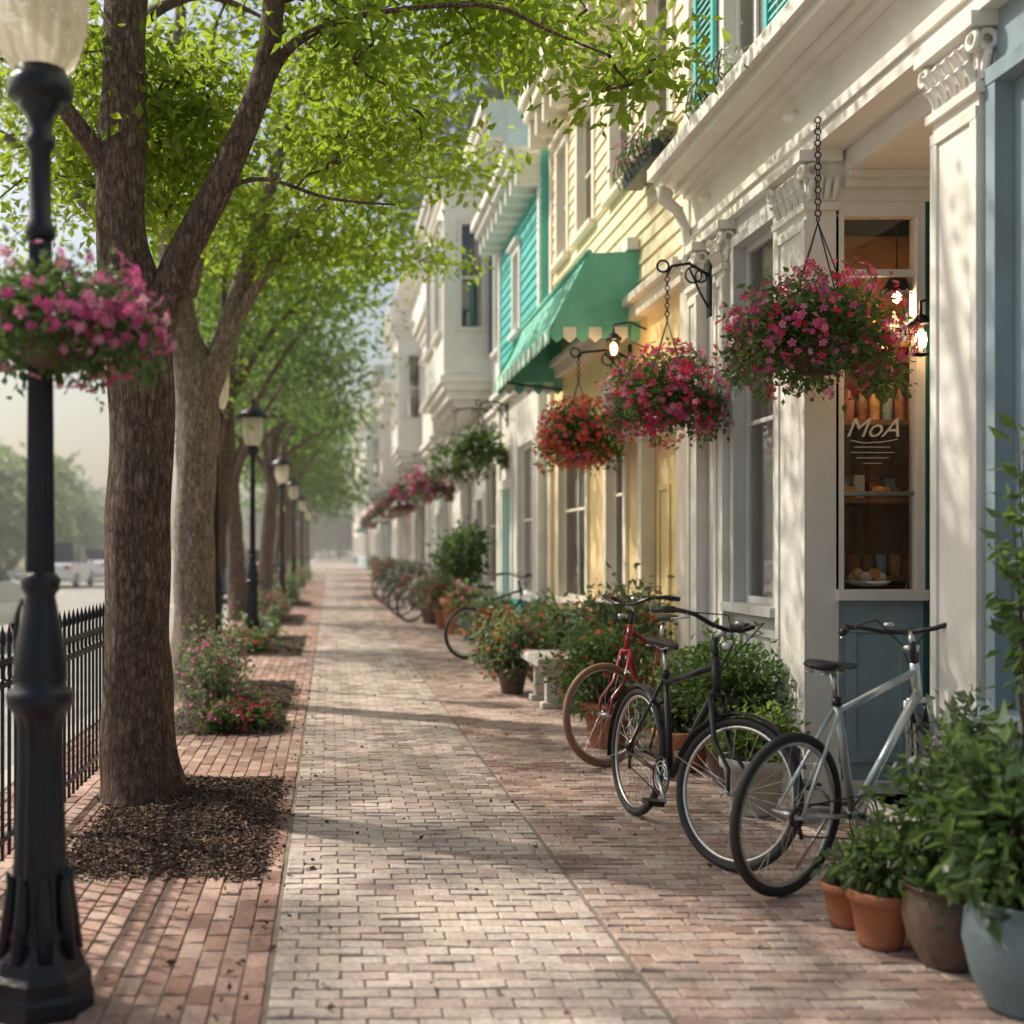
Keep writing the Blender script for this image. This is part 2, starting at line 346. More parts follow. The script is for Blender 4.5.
t2=tree('street_tree',(-1.30,10.7,0),
 [(-1.3,10.7,-.05,.32),(-1.3,10.7,.1,.25),(-1.28,10.7,.6,.20),(-1.27,10.7,1.8,.185),(-1.25,10.7,2.9,.21),(-1.42,10.7,3.6,.15),(-1.5,10.8,5.0,.1),(-1.4,11,7.2,.04)],
 [[(-1.2,10.7,2.8,.15),(-.98,10.65,3.35,.12),(-.75,10.6,4.1,.09),(-.4,10.6,5.3,.05),(0,10.8,6.6,.02)],
  [(-1.0,10.65,3.3,.07),(-.6,10.4,3.9,.05),(0,10.1,4.5,.03),(.7,9.9,4.9,.012)],
  [(-1.4,10.7,3.5,.08),(-2.0,10.6,4.3,.05),(-3,10.4,5.2,.035),(-4.6,10.6,5.7,.015)],
  [(-1.4,10.7,4,.06),(-1.4,11.6,5,.04),(-1.2,12.8,5.6,.02)],
  [(-1.3,10.7,3.8,.06),(-1.0,9.9,4.6,.04),(-.8,9.2,5.2,.02)]],
 [(-.9,10.7,5.8,2.1,1.8,.9,54),(-2.6,10.7,5.1,1.2,1.4,.9,24),(.6,10.6,5.3,1.2,1.4,.6,34),(-.9,12.6,5.2,1.5,1.2,.9,36),
  (-.3,10.2,4.3,1.0,.9,.5,32),(-1.0,10.7,7.2,1.8,1.8,.8,14),(.8,12.2,4.9,.9,1.1,.6,20),(-4.2,10.9,5.8,1.6,1.5,.7,30)],  # end blob: crown outside the view, added to shade the paving
 .10,56,.2,'leafA','bark2',8)
for i,(x,y,H,R,tr,n,per,lf,m,b) in enumerate([
   (-1.75,16.5,7.4,2.7,.16,200,42,.13,'leafB','bark1'),(-1.8,22.5,8.2,2.9,.19,200,36,.16,'leafC','bark1'),(-1.7,29,8.4,2.9,.19,190,30,.20,'leafC','bark1'),
   (-1.7,36,9,3.1,.2,160,28,.24,'leafC','bark1'),(-1.7,44,9,3.1,.2,130,26,.28,'leafC','bark1'),
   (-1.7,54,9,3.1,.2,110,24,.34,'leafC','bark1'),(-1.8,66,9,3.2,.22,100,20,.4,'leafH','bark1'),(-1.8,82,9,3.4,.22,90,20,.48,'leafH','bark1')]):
    auto_tree('street_tree',x,y,H,R,tr,n,per,lf,m,b,20+i,3.3)
RS=np.random.RandomState(99)
def leafmass(name,blobs,lf,mat):
    g=grp(name,(blobs[0][0],blobs[0][1],0)); P=[];D=[];V=[]; mb=MB()
    for (x,y,z,rx,ry,rz,n) in blobs:
        mb.tube([(x,y,-.1),(x+.3,y,z*.5),(x,y,z)],[.35,.28,.1],8,0,.1)
        k=max(4,n//60)
        for _ in range(k):
            d=unit(RS.normal(size=(1,3)))[0]; c=np.array([x,y,z])+d*np.array([rx,ry,rz])*RS.rand()**.4
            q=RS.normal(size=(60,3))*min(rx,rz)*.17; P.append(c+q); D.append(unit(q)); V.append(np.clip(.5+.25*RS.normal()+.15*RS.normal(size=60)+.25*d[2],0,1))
    mb.obj('trunks',['bark1'],g)
    leaves('foliage',np.concatenate(P),lf,lf*.6,mat,g,D=np.concatenate(D),var=np.concatenate(V))
leafmass('background_trees',[(9,38,14,4,4,7,3500),(7.8,46,17,3.8,4,8,4500),(12,50,18,5,5,8,3000),(6.8,56,17,3.8,4,8,4000),(10,62,21,6,5,9,4000)],.5,'leafD')
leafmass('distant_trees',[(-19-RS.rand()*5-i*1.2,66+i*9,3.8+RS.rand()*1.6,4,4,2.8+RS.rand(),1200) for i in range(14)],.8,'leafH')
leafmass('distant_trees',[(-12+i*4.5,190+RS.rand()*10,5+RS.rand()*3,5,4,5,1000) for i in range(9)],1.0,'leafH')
# ------------------------------------------------------------------ ground
mb=MB(); mb.box(-900,900,-300,2500,-.5,-.16); mb.obj('ground',['ground'])
mb=MB(); mb.box(-17.5,-2.05,-30,400,-.155,-.12); mb.obj('road',['asphalt'])
mb=MB()
for i in range(60):
    y=-10+i*6; mb.box(-9.6,-9.48,y,y+3,-.118,-.114)
mb.box(-4.35,-4.25,-20,380,-.118,-.114)
mb.obj('road_marking',['line'])
mb=MB()
y=-8
while y<200:
    mb.box(-2.05,-1.89,y,y+1.19,-.2,.012); y+=1.2
mb.obj('kerb',['kerb'],bevel=.015)
mb=MB(); mb.box(-20.5,-17.5,-30,400,-.2,0); mb.obj('opposite_pavement',['kerb'])
mb=MB(); mb.box(-1.89,12,-6,200,-.15,-.007); mb.obj('pavement_bed',['mortar'])
beds=[(-1.18,-.30,4.86,6.95),(-1.3,-.33,8.6,12.2),(-1.5,-.38,15.0,18.5),(-1.6,-.5,21,24.5),(-1.6,-.5,28,31)]
def bricks():
    V=[];F=[];var=[];mi=[];k=0
    def zone(x0,x1,y0,y1,bx,by,m):
        nonlocal k
        gp=.005; rows=int((y1-y0)/by)
        for j in range(rows):
            ya=y0+j*by; x=x0-(bx*.5 if (j%2 and bx>=by) else 0)
            cix=0
            while x<x1-1e-4:
                xa=max(x,x0); xb=min(x+bx,x1); x+=bx; cix+=1
                if xb-xa<.03: continue
                yb0=ya+(by*.5 if (by>bx and cix%2) else 0)
                cx=(xa+xb)/2; cy=yb0+by/2
                if any(b[0]<cx<b[1] and b[2]<cy<b[3] for b in beds): continue
                g1,g2,g3,g4=[gp/2+abs(random.gauss(0,.0012)) for _ in range(4)]
                a0=xa+g1;a1=xb-g2;b0=yb0+g3;b1=yb0+by-g4; bv=.004
                z=random.gauss(0,.0014)+.008*noise.noise(Vector((cx*.8,cy*.8,0))); tx=random.gauss(0,.0013); ty=random.gauss(0,.0013)
                V.extend([(a0,b0,-.02),(a1,b0,-.02),(a1,b1,-.02),(a0,b1,-.02),
                    (a0,b0,z-.003),(a1,b0,z-.003),(a1,b1,z-.003),(a0,b1,z-.003),
                    (a0+bv,b0+bv,z-tx-ty),(a1-bv,b0+bv,z+tx-ty),(a1-bv,b1-bv,z+tx+ty),(a0+bv,b1-bv,z-tx+ty)])
                for f in ((0,1,5,4),(1,2,6,5),(3,0,4,7),(4,5,9,8),(5,6,10,9),(6,7,11,10),(7,4,8,11),(8,9,10,11)):
                    F.append([k+q for q in f])
                w=min(1,max(0,random.gauss(.45,.26)+.3*noise.noise(Vector((cx*.5,cy*.5,3)))))
                var.extend([w]*8); mi.extend([m]*8); k+=12
    zone(-1.885,-.20,1.5,50,.08,.16,2)
    zone(-.19,1.015,1.5,70,.152,.076,0)
    zone(1.03,2.72,1.5,70,.152,.076,1)
    zone(-1.885,2.72,70.01,120,.4,.2,0)
    npmesh('brick_pavement',V,F,var,['brC','brR','brL'],mi)
bricks()
for i,b in enumerate(beds):
    g=grp('mulch_bed',((b[0]+b[1])/2,(b[2]+b[3])/2,0)); mb=MB(); nx,ny=14,24;vs=[];fs=[]
    def hz(u,v,x,y): return -.006+.07*min(1,3*min(u,1-u,v,1-v))*(.75+.8*noise.noise(Vector((x*3,y*3,1))))
    for a in range(nx+1):
        for c in range(ny+1):
            u=a/nx;v=c/ny; x=b[0]+(b[1]-b[0])*u; y=b[2]+(b[3]-b[2])*v; vs.append((x,y,hz(u,v,x,y)))
    for a in range(nx):
        for c in range(ny): fs.append((a*(ny+1)+c,(a+1)*(ny+1)+c,(a+1)*(ny+1)+c+1,a*(ny+1)+c+1))
    mb.add(vs,fs,0,True); mb.obj('soil',['soil'],g)
    n=15000 if i==0 else 4500
    e=RS.normal(0,.035,n)
    U=RS.rand(n);Vv=RS.rand(n); X=b[0]-.02+(b[1]-b[0]+.04)*U+e; Y=b[2]-.03+(b[3]-b[2]+.06)*Vv+e[::-1]
    Z=np.array([max(.004,hz(min(1,max(0,float(u))),float(v),float(x),float(y))+.008) for u,v,x,y in zip(U,Vv,X,Y)])+RS.rand(n)*.006
    leaves('wood_chips',np.stack([X,Y,Z],1),.03,.014,'chip',g,D=np.stack([RS.normal(size=n),RS.normal(size=n),-.5+0*X],1),dw=1.2,droop=0,fold=.3)
n=420; X=np.concatenate([RS.uniform(-1.3,2.6,260),RS.normal(-.25,.12,160)]);Y=2.8+RS.rand(n)**1.5*16
leaves('fallen_leaves',np.stack([X,Y,np.full(n,.012)],1),.034,.02,'chip',None,D=np.tile([1.0,0,0],(n,1)),dw=.1,droop=0)
# ------------------------------------------------------------------ lamps
def lamp(x,y):
    g=grp('street_lamp',(x,y,0)); mb=MB(); c=(x,y,0)
    prof=[(0,0),(.165,0),(.165,.05),(.158,.07),(.158,.11),(.14,.125),(.13,.16),(.108,.19),(.1,.215)]
    mb.lathe(prof,c,8,0,sm=False)
    prof=[(.1,.215),(.102,.23),(.092,.25),(.088,.30),(.085,.36),(.078,.5),(.07,.72),(.07,.86),(.082,.90),(.1,.925),(.104,.95),(.098,.97),(.08,.98),(.083,1.01),(.082,1.05),(.07,1.13),(.052,1.22),(.045,1.26),(.058,1.28),(.062,1.31),(.045,1.33)]
    mb.lathe(prof,c,48,0,flute=12,fd=.14,fz=(.3,.88))
    prof=[(.044,1.33),(.043,1.36),(.040,1.8),(.035,2.35)]; mb.lathe(prof,c,60,0,flute=15,fd=.16)
    prof=[(.035,2.35),(.046,2.36),(.046,2.39),(.034,2.41),(.032,2.62),(.046,2.64),(.046,2.66),(.036,2.68),(.04,2.73),(.062,2.755),(.066,2.765),(.066,2.775),(.095,2.785),(.1,2.795),(.1,2.83),(.095,2.84),(.085,2.845),(.08,2.87),(0,2.87)]
    mb.lathe(prof,c,32,0)
    for k in range(8):
        a=k*math.pi/4+.39
        mb.tube([(x+.112*math.cos(a),y+.112*math.sin(a),.16),(x+.092*math.cos(a),y+.092*math.sin(a),.28),(x+.084*math.cos(a),y+.084*math.sin(a),.38),(x+.10*math.cos(a),y+.10*math.sin(a),.42)],[.02,.025,.018,.005],8,0)
    prof=[(.165,3.28),(.245,3.255),(.25,3.27),(.2,3.33),(.12,3.40),(.05,3.44),(.03,3.47),(.035,3.5),(.01,3.56),(0,3.57)]
    mb.lathe(prof,c,32,0); mb.obj('post',['iron'],g)
    mg=MB(); mg.lathe([(.085,2.87),(.12,2.92),(.142,3.0),(.148,3.12),(.15,3.2),(.15,3.28)],c,96,0,flute=16,fd=.13)
    mg.lathe([(0,2.9),(.02,2.92),(.035,3.0),(.03,3.1),(0,3.13)],c,16,0); mg.obj('lantern_glass',['frost'],g)
for (x,y) in [(-.89,3.5),(-1.2,11.9),(-1.09,16.1),(-1.05,25),(-1.05,33),(-1.05,43),(-1.05,56)]: lamp(x,y)
g=grp('iron_fence',(-1.42,5,0)); mb=MB(); y=2.2
mb.box(-1.43,-1.41,2.2,7.4,.13,.155); mb.box(-1.43,-1.41,2.2,7.4,.90,.925); mb.box(-1.43,-1.41,2.2,7.4,.80,.82)
while y<7.4:
    mb.box(-1.427,-1.413,y,y+.014,.05,.98); mb.lathe([(.004,.97),(.016,1.0),(.011,1.03),(0,1.08)],(-1.42,y+.007,0),6); y+=.105
for y in (2.2,3.94,5.68,7.4):
    mb.box(-1.445,-1.395,y-.025,y+.025,0,1.05); mb.lathe([(.02,1.05),(.035,1.08),(.04,1.11),(.03,1.14),(.008,1.17),(0,1.2)],(-1.42,y,0),12)
for k in range(49):
    mb.torus((-1.42,2.27+k*.105,.861),(0,1,0),(0,0,1),.036,.005,12,5)
mb.obj('railings',['iron'],g)
# ------------------------------------------------------------------ building helpers
def wall(mb,X0,X1,y0,y1,z0,z1,ops,mi=0,board=0):
    ys=sorted(set([y0,y1]+[min(max(o[i],y0),y1) for o in ops for i in (0,1)])); zs=set([z0,z1]+[min(max(o[i],z0),z1) for o in ops for i in (2,3)])
    if board:
        z=z0
        while z<z1: zs.add(round(z,4)); z+=board
    zs=sorted(zs)
    for a,b in zip(ys,ys[1:]):
        for c,d in zip(zs,zs[1:]):
            if b-a<1e-4 or d-c<1e-4: continue
            cy=(a+b)/2; cz=(c+d)/2
            if any(o[0]<cy<o[1] and o[2]<cz<o[3] for o in ops): continue
            if board:
                xb=X0-.02
                mb.add([(xb,a,c),(X1,a,c),(X1,b,c),(xb,b,c),(X0,a,d),(X1,a,d),(X1,b,d),(X0,b,d)],
                  [(0,3,2,1),(4,5,6,7),(0,1,5,4),(1,2,6,5),(2,3,7,6),(3,0,4,7)],mi)
            else: mb.box(X0,X1,a,b,c,d,mi)
def window(T,G,X,ya,yb,za,zb,cols=2,rows=2,fw=.05,cas=.09,curt=None,mi=0,hood=True):
    e=.005   # lining stands proud of the wall reveal
    T.box(X-.035,X+.09,ya-cas,ya+e,za,zb,mi); T.box(X-.035,X+.09,yb-e,yb+cas,za,zb,mi)
    T.box(X-.04,X+.092,ya-cas-.005,yb+cas+.005,zb-e,zb+cas*1.1,mi)
    if hood: T.box(X-.10,X+.05,ya-cas-.04,yb+cas+.04,zb+cas*1.1,zb+cas*1.1+.045,mi)
    T.box(X-.09,X+.12,ya-cas-.03,yb+cas+.03,za-.055,za+e,mi)
    x0,x1=X+.045,X+.085
    T.box(x0,x1,ya+e,ya+fw,za+e,zb-e,mi); T.box(x0,x1,yb-fw,yb-e,za+e,zb-e,mi); T.box(x0,x1,ya+fw,yb-fw,za+e,za+fw,mi); T.box(x0,x1,ya+fw,yb-fw,zb-fw,zb-e,mi)
    for i in range(1,cols):
        y=ya+(yb-ya)*i/cols; T.box(x0+.003,x1-.003,y-.012,y+.012,za+fw,zb-fw,mi)
    for i in range(1,rows):
        z=za+(zb-za)*i/rows; T.box(x0+.006,x1-.006,ya+fw,yb-fw,z-.015,z+.015,mi)
    G.add([(X+.066,ya+.01,za+.01),(X+.066,yb-.01,za+.01),(X+.066,yb-.01,zb-.01),(X+.066,ya+.01,zb-.01)],[(0,3,2,1)],0)
    if curt:
        w=(yb-ya)*.3
        for s,e2 in ((ya,ya+w),(yb-w,yb)):
            vs=[];fs=[]
            for k in range(13):
                yy=s+(e2-s)*k/12; xx=X+.16+.02*math.sin(k*2.1); vs+=[(xx,yy,za-.05),(xx,yy,zb+.05)]
            for k in range(12): fs.append((2*k,2*k+2,2*k+3,2*k+1))
            curt.add(vs,fs,0,True)
def cornice(T,X,y0,y1,z,h,d,mi=0,br=.0):
    T.box(X-d*.35,X+.1,y0,y1,z,z+h*.25,mi); T.box(X-d*.5,X+.1,y0,y1,z+h*.25,z+h*.45,mi)
    T.box(X-d*.85,X+.1,y0-.01,y1+.01,z+h*.45,z+h*.72,mi); T.box(X-d,X+.1,y0-.02,y1+.02,z+h*.72,z+h,mi)
    if br:
        n=int((y1-y0)/br)
        for i in range(n+1):
            y=y0+.06+(y1-y0-.12)*i/max(n,1); T.box(X-d*.7,X,y-.045,y+.045,z-h*.15,z+h*.44,mi)
def pilaster(T,X,y0,y1,z1,mi=0,d=.08,cap=.32):
    T.box(X-d,X+.12,y0,y1,.22,z1-cap,mi); T.box(X-d-.03,X+.12,y0-.025,y1+.025,0,.22,mi)
    w=.05; T.box(X-d-.012,X-d,y0,y0+w,.3,z1-cap-.1,mi); T.box(X-d-.012,X-d,y1-w,y1,.3,z1-cap-.1,mi)
    T.box(X-d-.014,X-d,y0+.001,y1-.001,z1-cap-.1,z1-cap-.05,mi); T.box(X-d-.014,X-d,y0+.001,y1-.001,.22,.3,mi)
    T.box(X-d-.025,X+.12,y0-.02,y1+.02,z1-cap,z1-cap+.04,mi)
    T.box(X-d-.004,X+.118,y0,y1,z1-cap+.04,z1-.06,mi)
    T.box(X-d-.06,X+.12,y0-.05,y1+.05,z1-.06,z1,mi)
    n=5
    for row,(zz,rr) in enumerate(((z1-cap+.05,.02),(z1-cap+.13,.022))):
        for k in range(n):
            y=y0+.02+(y1-y0-.04)*(k+.5*row)/(n-.5)
            T.tube([(X-d-.01,y,zz),(X-d-.025,y,zz+.05),(X-d-.045,y,zz+.08),(X-d-.062,y,zz+.07),(X-d-.055,y,zz+.055)],[rr*.7,rr,rr*.8,rr*.5,rr*.3],7,mi)
    for k in range(4):
        x=X-d+.02+k*.045
        for sgn,ye in ((-1,y0),(1,y1)):
            T.tube([(x,ye,z1-cap+.06),(x,ye+sgn*.02,z1-cap+.13),(x,ye+sgn*.045,z1-cap+.17),(x,ye+sgn*.05,z1-cap+.14)],[.016,.02,.014,.006],7,mi)
    for ye,sg in ((y0,-1),(y1,1)):
        T.torus((X-d-.03,ye+sg*.01,z1-.11),(0,1,0),(0,0,1),.034,.014,14,6,mi)
        T.torus((X-d+.02,ye+sg*.03,z1-.11),(1,0,0),(0,0,1),.034,.014,14,6,mi)
def shutters(T,X,ya,yb,za,zb,w,mi):
    for s,e in ((ya-.1-w,ya-.1),(yb+.1,yb+.1+w)):
        T.box(X-.075,X-.045,s,s+.05,za,zb,mi); T.box(X-.075,X-.045,e-.05,e,za,zb,mi)
        for z in (za,(za+zb)/2-.03,zb-.06): T.box(X-.073,X-.047,s+.05,e-.05,z,z+.06,mi)
        z=za+.08
        while z<zb-.08: T.add([(X-.07,s+.05,z),(X-.05,s+.05,z+.05),(X-.05,e-.05,z+.05),(X-.07,e-.05,z)],[(0,1,2,3)],mi); z+=.055
def shell(g,y0,y1,X,H,m,floors=(3.6,),depth=9):
    mb=MB(); mb.box(X+.25,X+depth,y0+.004,y0+.2,0,H-.004); mb.box(X+.25,X+depth,y1-.2,y1-.004,0,H-.004); mb.box(X+.004,X+depth+.01,y0+.006,y1-.006,H-.12,H-.008); mb.box(X+depth-.2,X+depth-.004,y0+.2,y1-.2,0,H-.13)
    mb.obj('side_walls_and_roof',[m],g)
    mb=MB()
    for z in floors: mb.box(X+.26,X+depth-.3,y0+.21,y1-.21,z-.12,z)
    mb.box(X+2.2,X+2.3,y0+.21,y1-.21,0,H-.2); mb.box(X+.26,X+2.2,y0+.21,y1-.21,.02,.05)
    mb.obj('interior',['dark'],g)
def building(name,y0,y1,X,H,wm,tm,upw,shopw,doors=(),base=None,board=0,curtain=True,corn=(.5,.35),shut=None,gf=3.3,gm=None,brk=.5,floors=(3.6,)):
    g=grp(name,(X,y0,0)); Wl=MB();T=MB();G=MB();Cu=MB()
    ops=[(a,b,c,d) for a,b,c,d in upw]+[(a,b,c,d) for a,b,c,d in shopw]+[(a,b,0,d) for a,b,d in doors]
    wall(Wl,X,X+.25,y0,y1,gf,H-.02,ops,0,board); wall(Wl,X,X+.25,y0,y1,0,gf,ops,1)
    Wl.obj('walls',[wm,gm or wm],g)
    for a,b,c,d in upw: window(T,G,X,a,b,c,d,2,2,curt=Cu)
    for a,b,c,d in shopw: window(T,G,X,a,b,c,d,2,1 if d-c<1.2 else 2,hood=False,curt=Cu if y0>13 else None)
    if shut:
        SH=MB()
        for a,b,c,d in upw: shutters(SH,X,a,b,c,d,(b-a)*.4,0)
        SH.obj('shutters',[shut],g)
    D=MB()
    for a,b,d in doors:
        T.box(X-.035,X+.09,a-.1,a+.005,0,d-.005); T.box(X-.035,X+.09,b-.005,b+.1,0,d-.005); T.box(X-.05,X+.092,a-.12,b+.12,d-.005,d+.13)
        D.box(X+.1,X+.14,a,b,.05,d)
        n=2 if b-a>.95 else 1
        for i in range(n):
            p=a+(b-a)*i/n; q=a+(b-a)*(i+1)/n
            for zc,zd in ((.2,.75),(.9,1.9)): 
                D.box(X+.08,X+.1,p+.08,q-.08,zc,zc+.05); D.box(X+.08,X+.1,p+.08,q-.08,zd,zd+.05); D.box(X+.08,X+.1,p+.08,p+.13,zc+.05,zd); D.box(X+.08,X+.1,q-.13,q-.08,zc+.05,zd)
            D.lathe([(0,.0),(.03,.02),(0,.06)],(X+.06,q-.06,1.0),10)
    if D.v: D.obj('door',['yellow' if name=='yellow_building' else (base or tm)],g,bevel=.004)
    cornice(T,X,y0+.03,y1-.03,H-corn[0],corn[0],corn[1],0,brk)
    T.box(X-.10,X+.1,y0+.02,y1-.02,gf-.06,gf+.06); T.box(X-.16,X+.1,y0+.02,y1-.02,gf+.06,gf+.13)
    for yy in (y0+.02,y1-.2): T.box(X-.05,X+.1,yy,yy+.18,0,gf-.06); T.box(X-.04,X+.1,yy,yy+.12,gf+.13,H-corn[0])
    if base:
        B=MB(); o2=[(a-.1,b+.1,c,d) for a,b,c,d in ops]; wall(B,X-.028,X-.001,y0+.2,y1-.2,0,.72,o2); B.obj('base_panel',[base],g)
    T.obj('trim',[tm],g,bevel=.006); G.obj('window_glass',['glass'],g)
    if Cu.v: Cu.obj('curtains',['offw'],g)
    shell(g,y0,y1,X,H,wm,floors)
    return g
def awning(g,X,y0,y1,z1,z0,d,m1,m2,stripes=True,top=.45):
    A=MB(); xo=X-d; xt=X-top; n=int((y1-y0)/.14)
    for i in range(n):
        a=y0+(y1-y0)*i/n; b=y0+(y1-y0)*(i+1)/n
        zv=z0+.14; m=(a+b)/2
        def P(t,y,o): return (xt+(xo-xt)*t+.02*math.sin(t*math.pi)+o,y,z1+(zv-z1)*t-.02*math.sin(t*math.pi)+o*.3)
        for j in range(4):
            t0=j/4;t1=(j+1)/4
            A.add([P(t0,a,0),P(t0,m,.022),P(t1,m,.022),P(t1,a,0)],[(0,1,2,3)],0,False); A.add([P(t0,m,.022),P(t0,b,0),P(t1,b,0),P(t1,m,.022)],[(0,1,2,3)],0,False)
        A.add([(xt,a,z1),(xt,b,z1),(X,b,z1+.02),(X,a,z1+.02)],[(0,1,2,3)],0)
        q=(b-a)*.25
        A.add([(xo-.004,a,zv),(xo-.004,b,zv),(xo-.004,b,z0+.05),(xo-.004,m+q,z0+.01),(xo-.004,m,z0),(xo-.004,m-q,z0+.01),(xo-.004,a,z0+.05)],[(0,1,2,3,4,5,6)],(i%2) if stripes else 1)
    for yy in (y0,y1): A.add([(xt,yy,z1),(xo,yy,z0+.14),(X,yy,z0+.14),(X,yy,z1+.02)],[(0,1,2,3)],0)
    for yy in (y0-.004,y1+.004):
        nn=7
        for i in range(nn):
            a=xo+(X-xo)*i/nn; b=xo+(X-xo)*(i+1)/nn; m=(a+b)/2
            A.add([(a,yy,z0+.14),(b,yy,z0+.14),(b,yy,z0+.05),(m,yy,z0),(a,yy,z0+.05)],[(0,1,2,3,4)],(i%2) if stripes else 1)
    for i in range(2):
        A.tube([(xo+.02,y0+.02+i*(y1-y0-.04),z0+.15),(X,y0+.02+i*(y1-y0-.04),z0+.05)],.012,6,2)
    A.tube([(xo+.02,y0,z0+.145),(xo+.02,y1,z0+.145)],.012,6,2)
    A.tube([(xt,y0-.03,z1+.0),(xt,y1+.03,z1+.0)],.03,8,0)
    A.box(X-.12,X-.02,y0-.04,y1+.04,z1+.03,z1+.13,1)
    A.obj('awning',[m1,m2,'iron'],g)
# ---------------------------- building A : cream storefront
X=2.7
g=grp('storefront_building',(X,2,0)); Wl=MB();T=MB();G=MB();Cu=MB();BG=MB()
upA=[(7.12,7.85,4.55,6.4),(4.9,5.7,4.65,6.4),(2.4,3.2,4.65,6.4)]
wall(Wl,X+.05,X+.3,-1,8.4,4.0,7.6,upA); Wl.obj('upper_wall',['cream'],g)
for a in upA: window(T,G,X+.05,*a,2,2,curt=Cu,cas=.1)
SH=MB()
for a in upA: shutters(SH,X+.05,*a,.42,0)
SH.obj('shutters',['teal'],g)
T.box(X-.0,X+.06,8.28,8.39,4.3,7.2); cornice(T,X+.05,-1,8.38,7.2,.5,.5,0,.5)
T.box(X-.055,X+.3,-1,8.38,3.6,3.68); T.box(X-.075,X+.3,-1,8.38,3.68,3.74); T.box(X-.04,X+.3,-1,8.37,3.74,3.98)
T.box(X-.10,X+.3,-1,8.38,3.98,4.02); T.box(X-.16,X+.3,-1,8.39,4.02,4.06); T.box(X-.30,X+.3,-1,8.41,4.06,4.12); T.box(X-.35,X+.3,-1,8.43,4.12,4.21); T.box(X-.32,X+.3,-1,8.42,4.21,4.25)
for y in (4.86,6.5,8.0): T.lathe([(0,-.01),(.05,0),(.055,.02),(.03,.035),(0,.04)],(X-.06,y,3.86),12)
for y in (8.28,):
    T.tube([(X-.29,y,4.04),(X-.27,y,3.95),(X-.17,y,3.87),(X-.11,y,3.74),(X-.10,y,3.56),(X-.13,y,3.50)],[.035,.045,.04,.035,.03,.02],10)
    T.torus((X-.25,y,3.99),(1,0,0),(0,0,1),.035,.016,16,8)
for (a,b) in ((4.68,5.04),(6.3,6.72),(7.62,7.8),(8.16,8.38)): pilaster(T,X,a,b,3.6,0,.06 if a>5.5 else .03)
T.obj('trim',['offw'],g,bevel=.006)
T=MB()
ops=[(6.84,7.52,1.05,3.4)]
wall(T,X+.0,X+.2,6.72,7.62,0,3.6,ops); wall(T,X+.01,X+.2,7.8,8.16,0,3.6,[])
window(T,G,X,6.84,7.52,1.05,3.4,1,2,.05,.06,hood=False,curt=Cu)
T.box(X-.02,X,6.85,7.5,.2,.26);T.box(X-.02,X,6.85,7.5,.86,.92);T.box(X-.02,X,6.85,6.91,.26,.86);T.box(X-.02,X,7.44,7.5,.26,.86)
T.obj('grey_shopfront',['grey'],g,bevel=.004)
T=MB()
ops=[(1.2,4.60,.75,3.3)]
wall(T,X+.02,X+.2,-1,4.68,0,3.6,ops); window(T,G,X+.02,1.2,4.60,.75,3.3,3,1,.07,.06,hood=False)
T.box(X+.06,X+.12,1.27,4.53,2.35,2.43)
T.obj('dark_window_frame',['bluegrey'],g,bevel=.004)
T=MB(); yb=6.3
T.box(2.82,3.6,yb,yb+.06,0,.12); 
T.box(2.82,3.3,yb+.02,yb+.10,.12,1.12,1)
T.box(2.86,3.22,yb+.005,yb+.02,.22,.28,1);T.box(2.86,3.22,yb+.005,yb+.02,.94,1.0,1);T.box(2.86,2.92,yb+.005,yb+.02,.28,.94,1);T.box(3.16,3.22,yb+.005,yb+.02,.28,.94,1)
T.box(2.80,3.3,yb-.04,yb+.1,1.12,1.18,0)
T.box(2.80,2.85,yb,yb+.08,1.18,3.25,0);T.box(3.25,3.3,yb,yb+.08,1.18,3.25,0);T.box(2.80,3.3,yb,yb+.08,3.25,3.33,0)
T.box(2.85,3.25,yb+.02,yb+.06,1.70,1.725,2); T.box(2.85,3.25,yb+.02,yb+.05,2.92,2.96,0)
T.box(2.7,3.6,yb-.002,yb+.2,3.33,3.6,0)
T.box(2.84,3.6,5.04,6.3,3.48,3.6,0); T.box(2.84,3.5,yb-.05,yb-.003,3.40,3.48,0); T.box(2.84,3.5,yb-.10,yb-.05,3.44,3.48,0); T.box(3.4,3.5,5.05,6.2,3.36,3.48,0)
T.box(2.82,3.6,4.94,5.035,0,3.48,0)
xd=3.42
T.box(3.3,3.62,yb,yb+.1,0,3.33,3)
T.box(xd,xd+.08,6.15,6.3,0,3.36,3);T.box(xd,xd+.08,5.05,5.2,0,3.36,3);T.box(xd+.002,xd+.078,5.2,6.15,2.3,2.4,3);T.box(xd+.002,xd+.078,5.2,6.15,3.2,3.36,3)
T.box(xd+.03,xd+.07,5.22,6.13,.06,.9,3);T.box(xd+.031,xd+.069,5.22,5.34,.9,2.28,3);T.box(xd+.031,xd+.069,6.01,6.13,.9,2.28,3);T.box(xd+.03,xd+.07,5.34,6.01,2.16,2.28,3)
T.tube([(xd,6.05,1.0),(xd-.05,6.05,1.02),(xd-.05,6.05,1.2),(xd,6.05,1.22)],.01,8,2)
T.obj('entrance',['offw','bluegrey','chrome','tealdk'],g,bevel=.004)
G.add([(2.85,yb+.045,1.18),(3.25,yb+.045,1.18),(3.25,yb+.045,3.25),(2.85,yb+.045,3.25)],[(0,1,2,3)])
G.add([(xd+.05,5.34,.9),(xd+.05,6.01,.9),(xd+.05,6.01,3.2),(xd+.05,5.34,3.2)],[(0,3,2,1)])
G.obj('window_glass',['glass'],g); Cu.obj('curtains',['offw'],g)
T=MB(); T.box(2.86,3.62,5.06,6.28,-.02,.05); T.obj('door_step',['stone'],g,bevel=.01)
shell(g,-1,8.4,X,7.7,'cream',(4.0,))
I=MB()
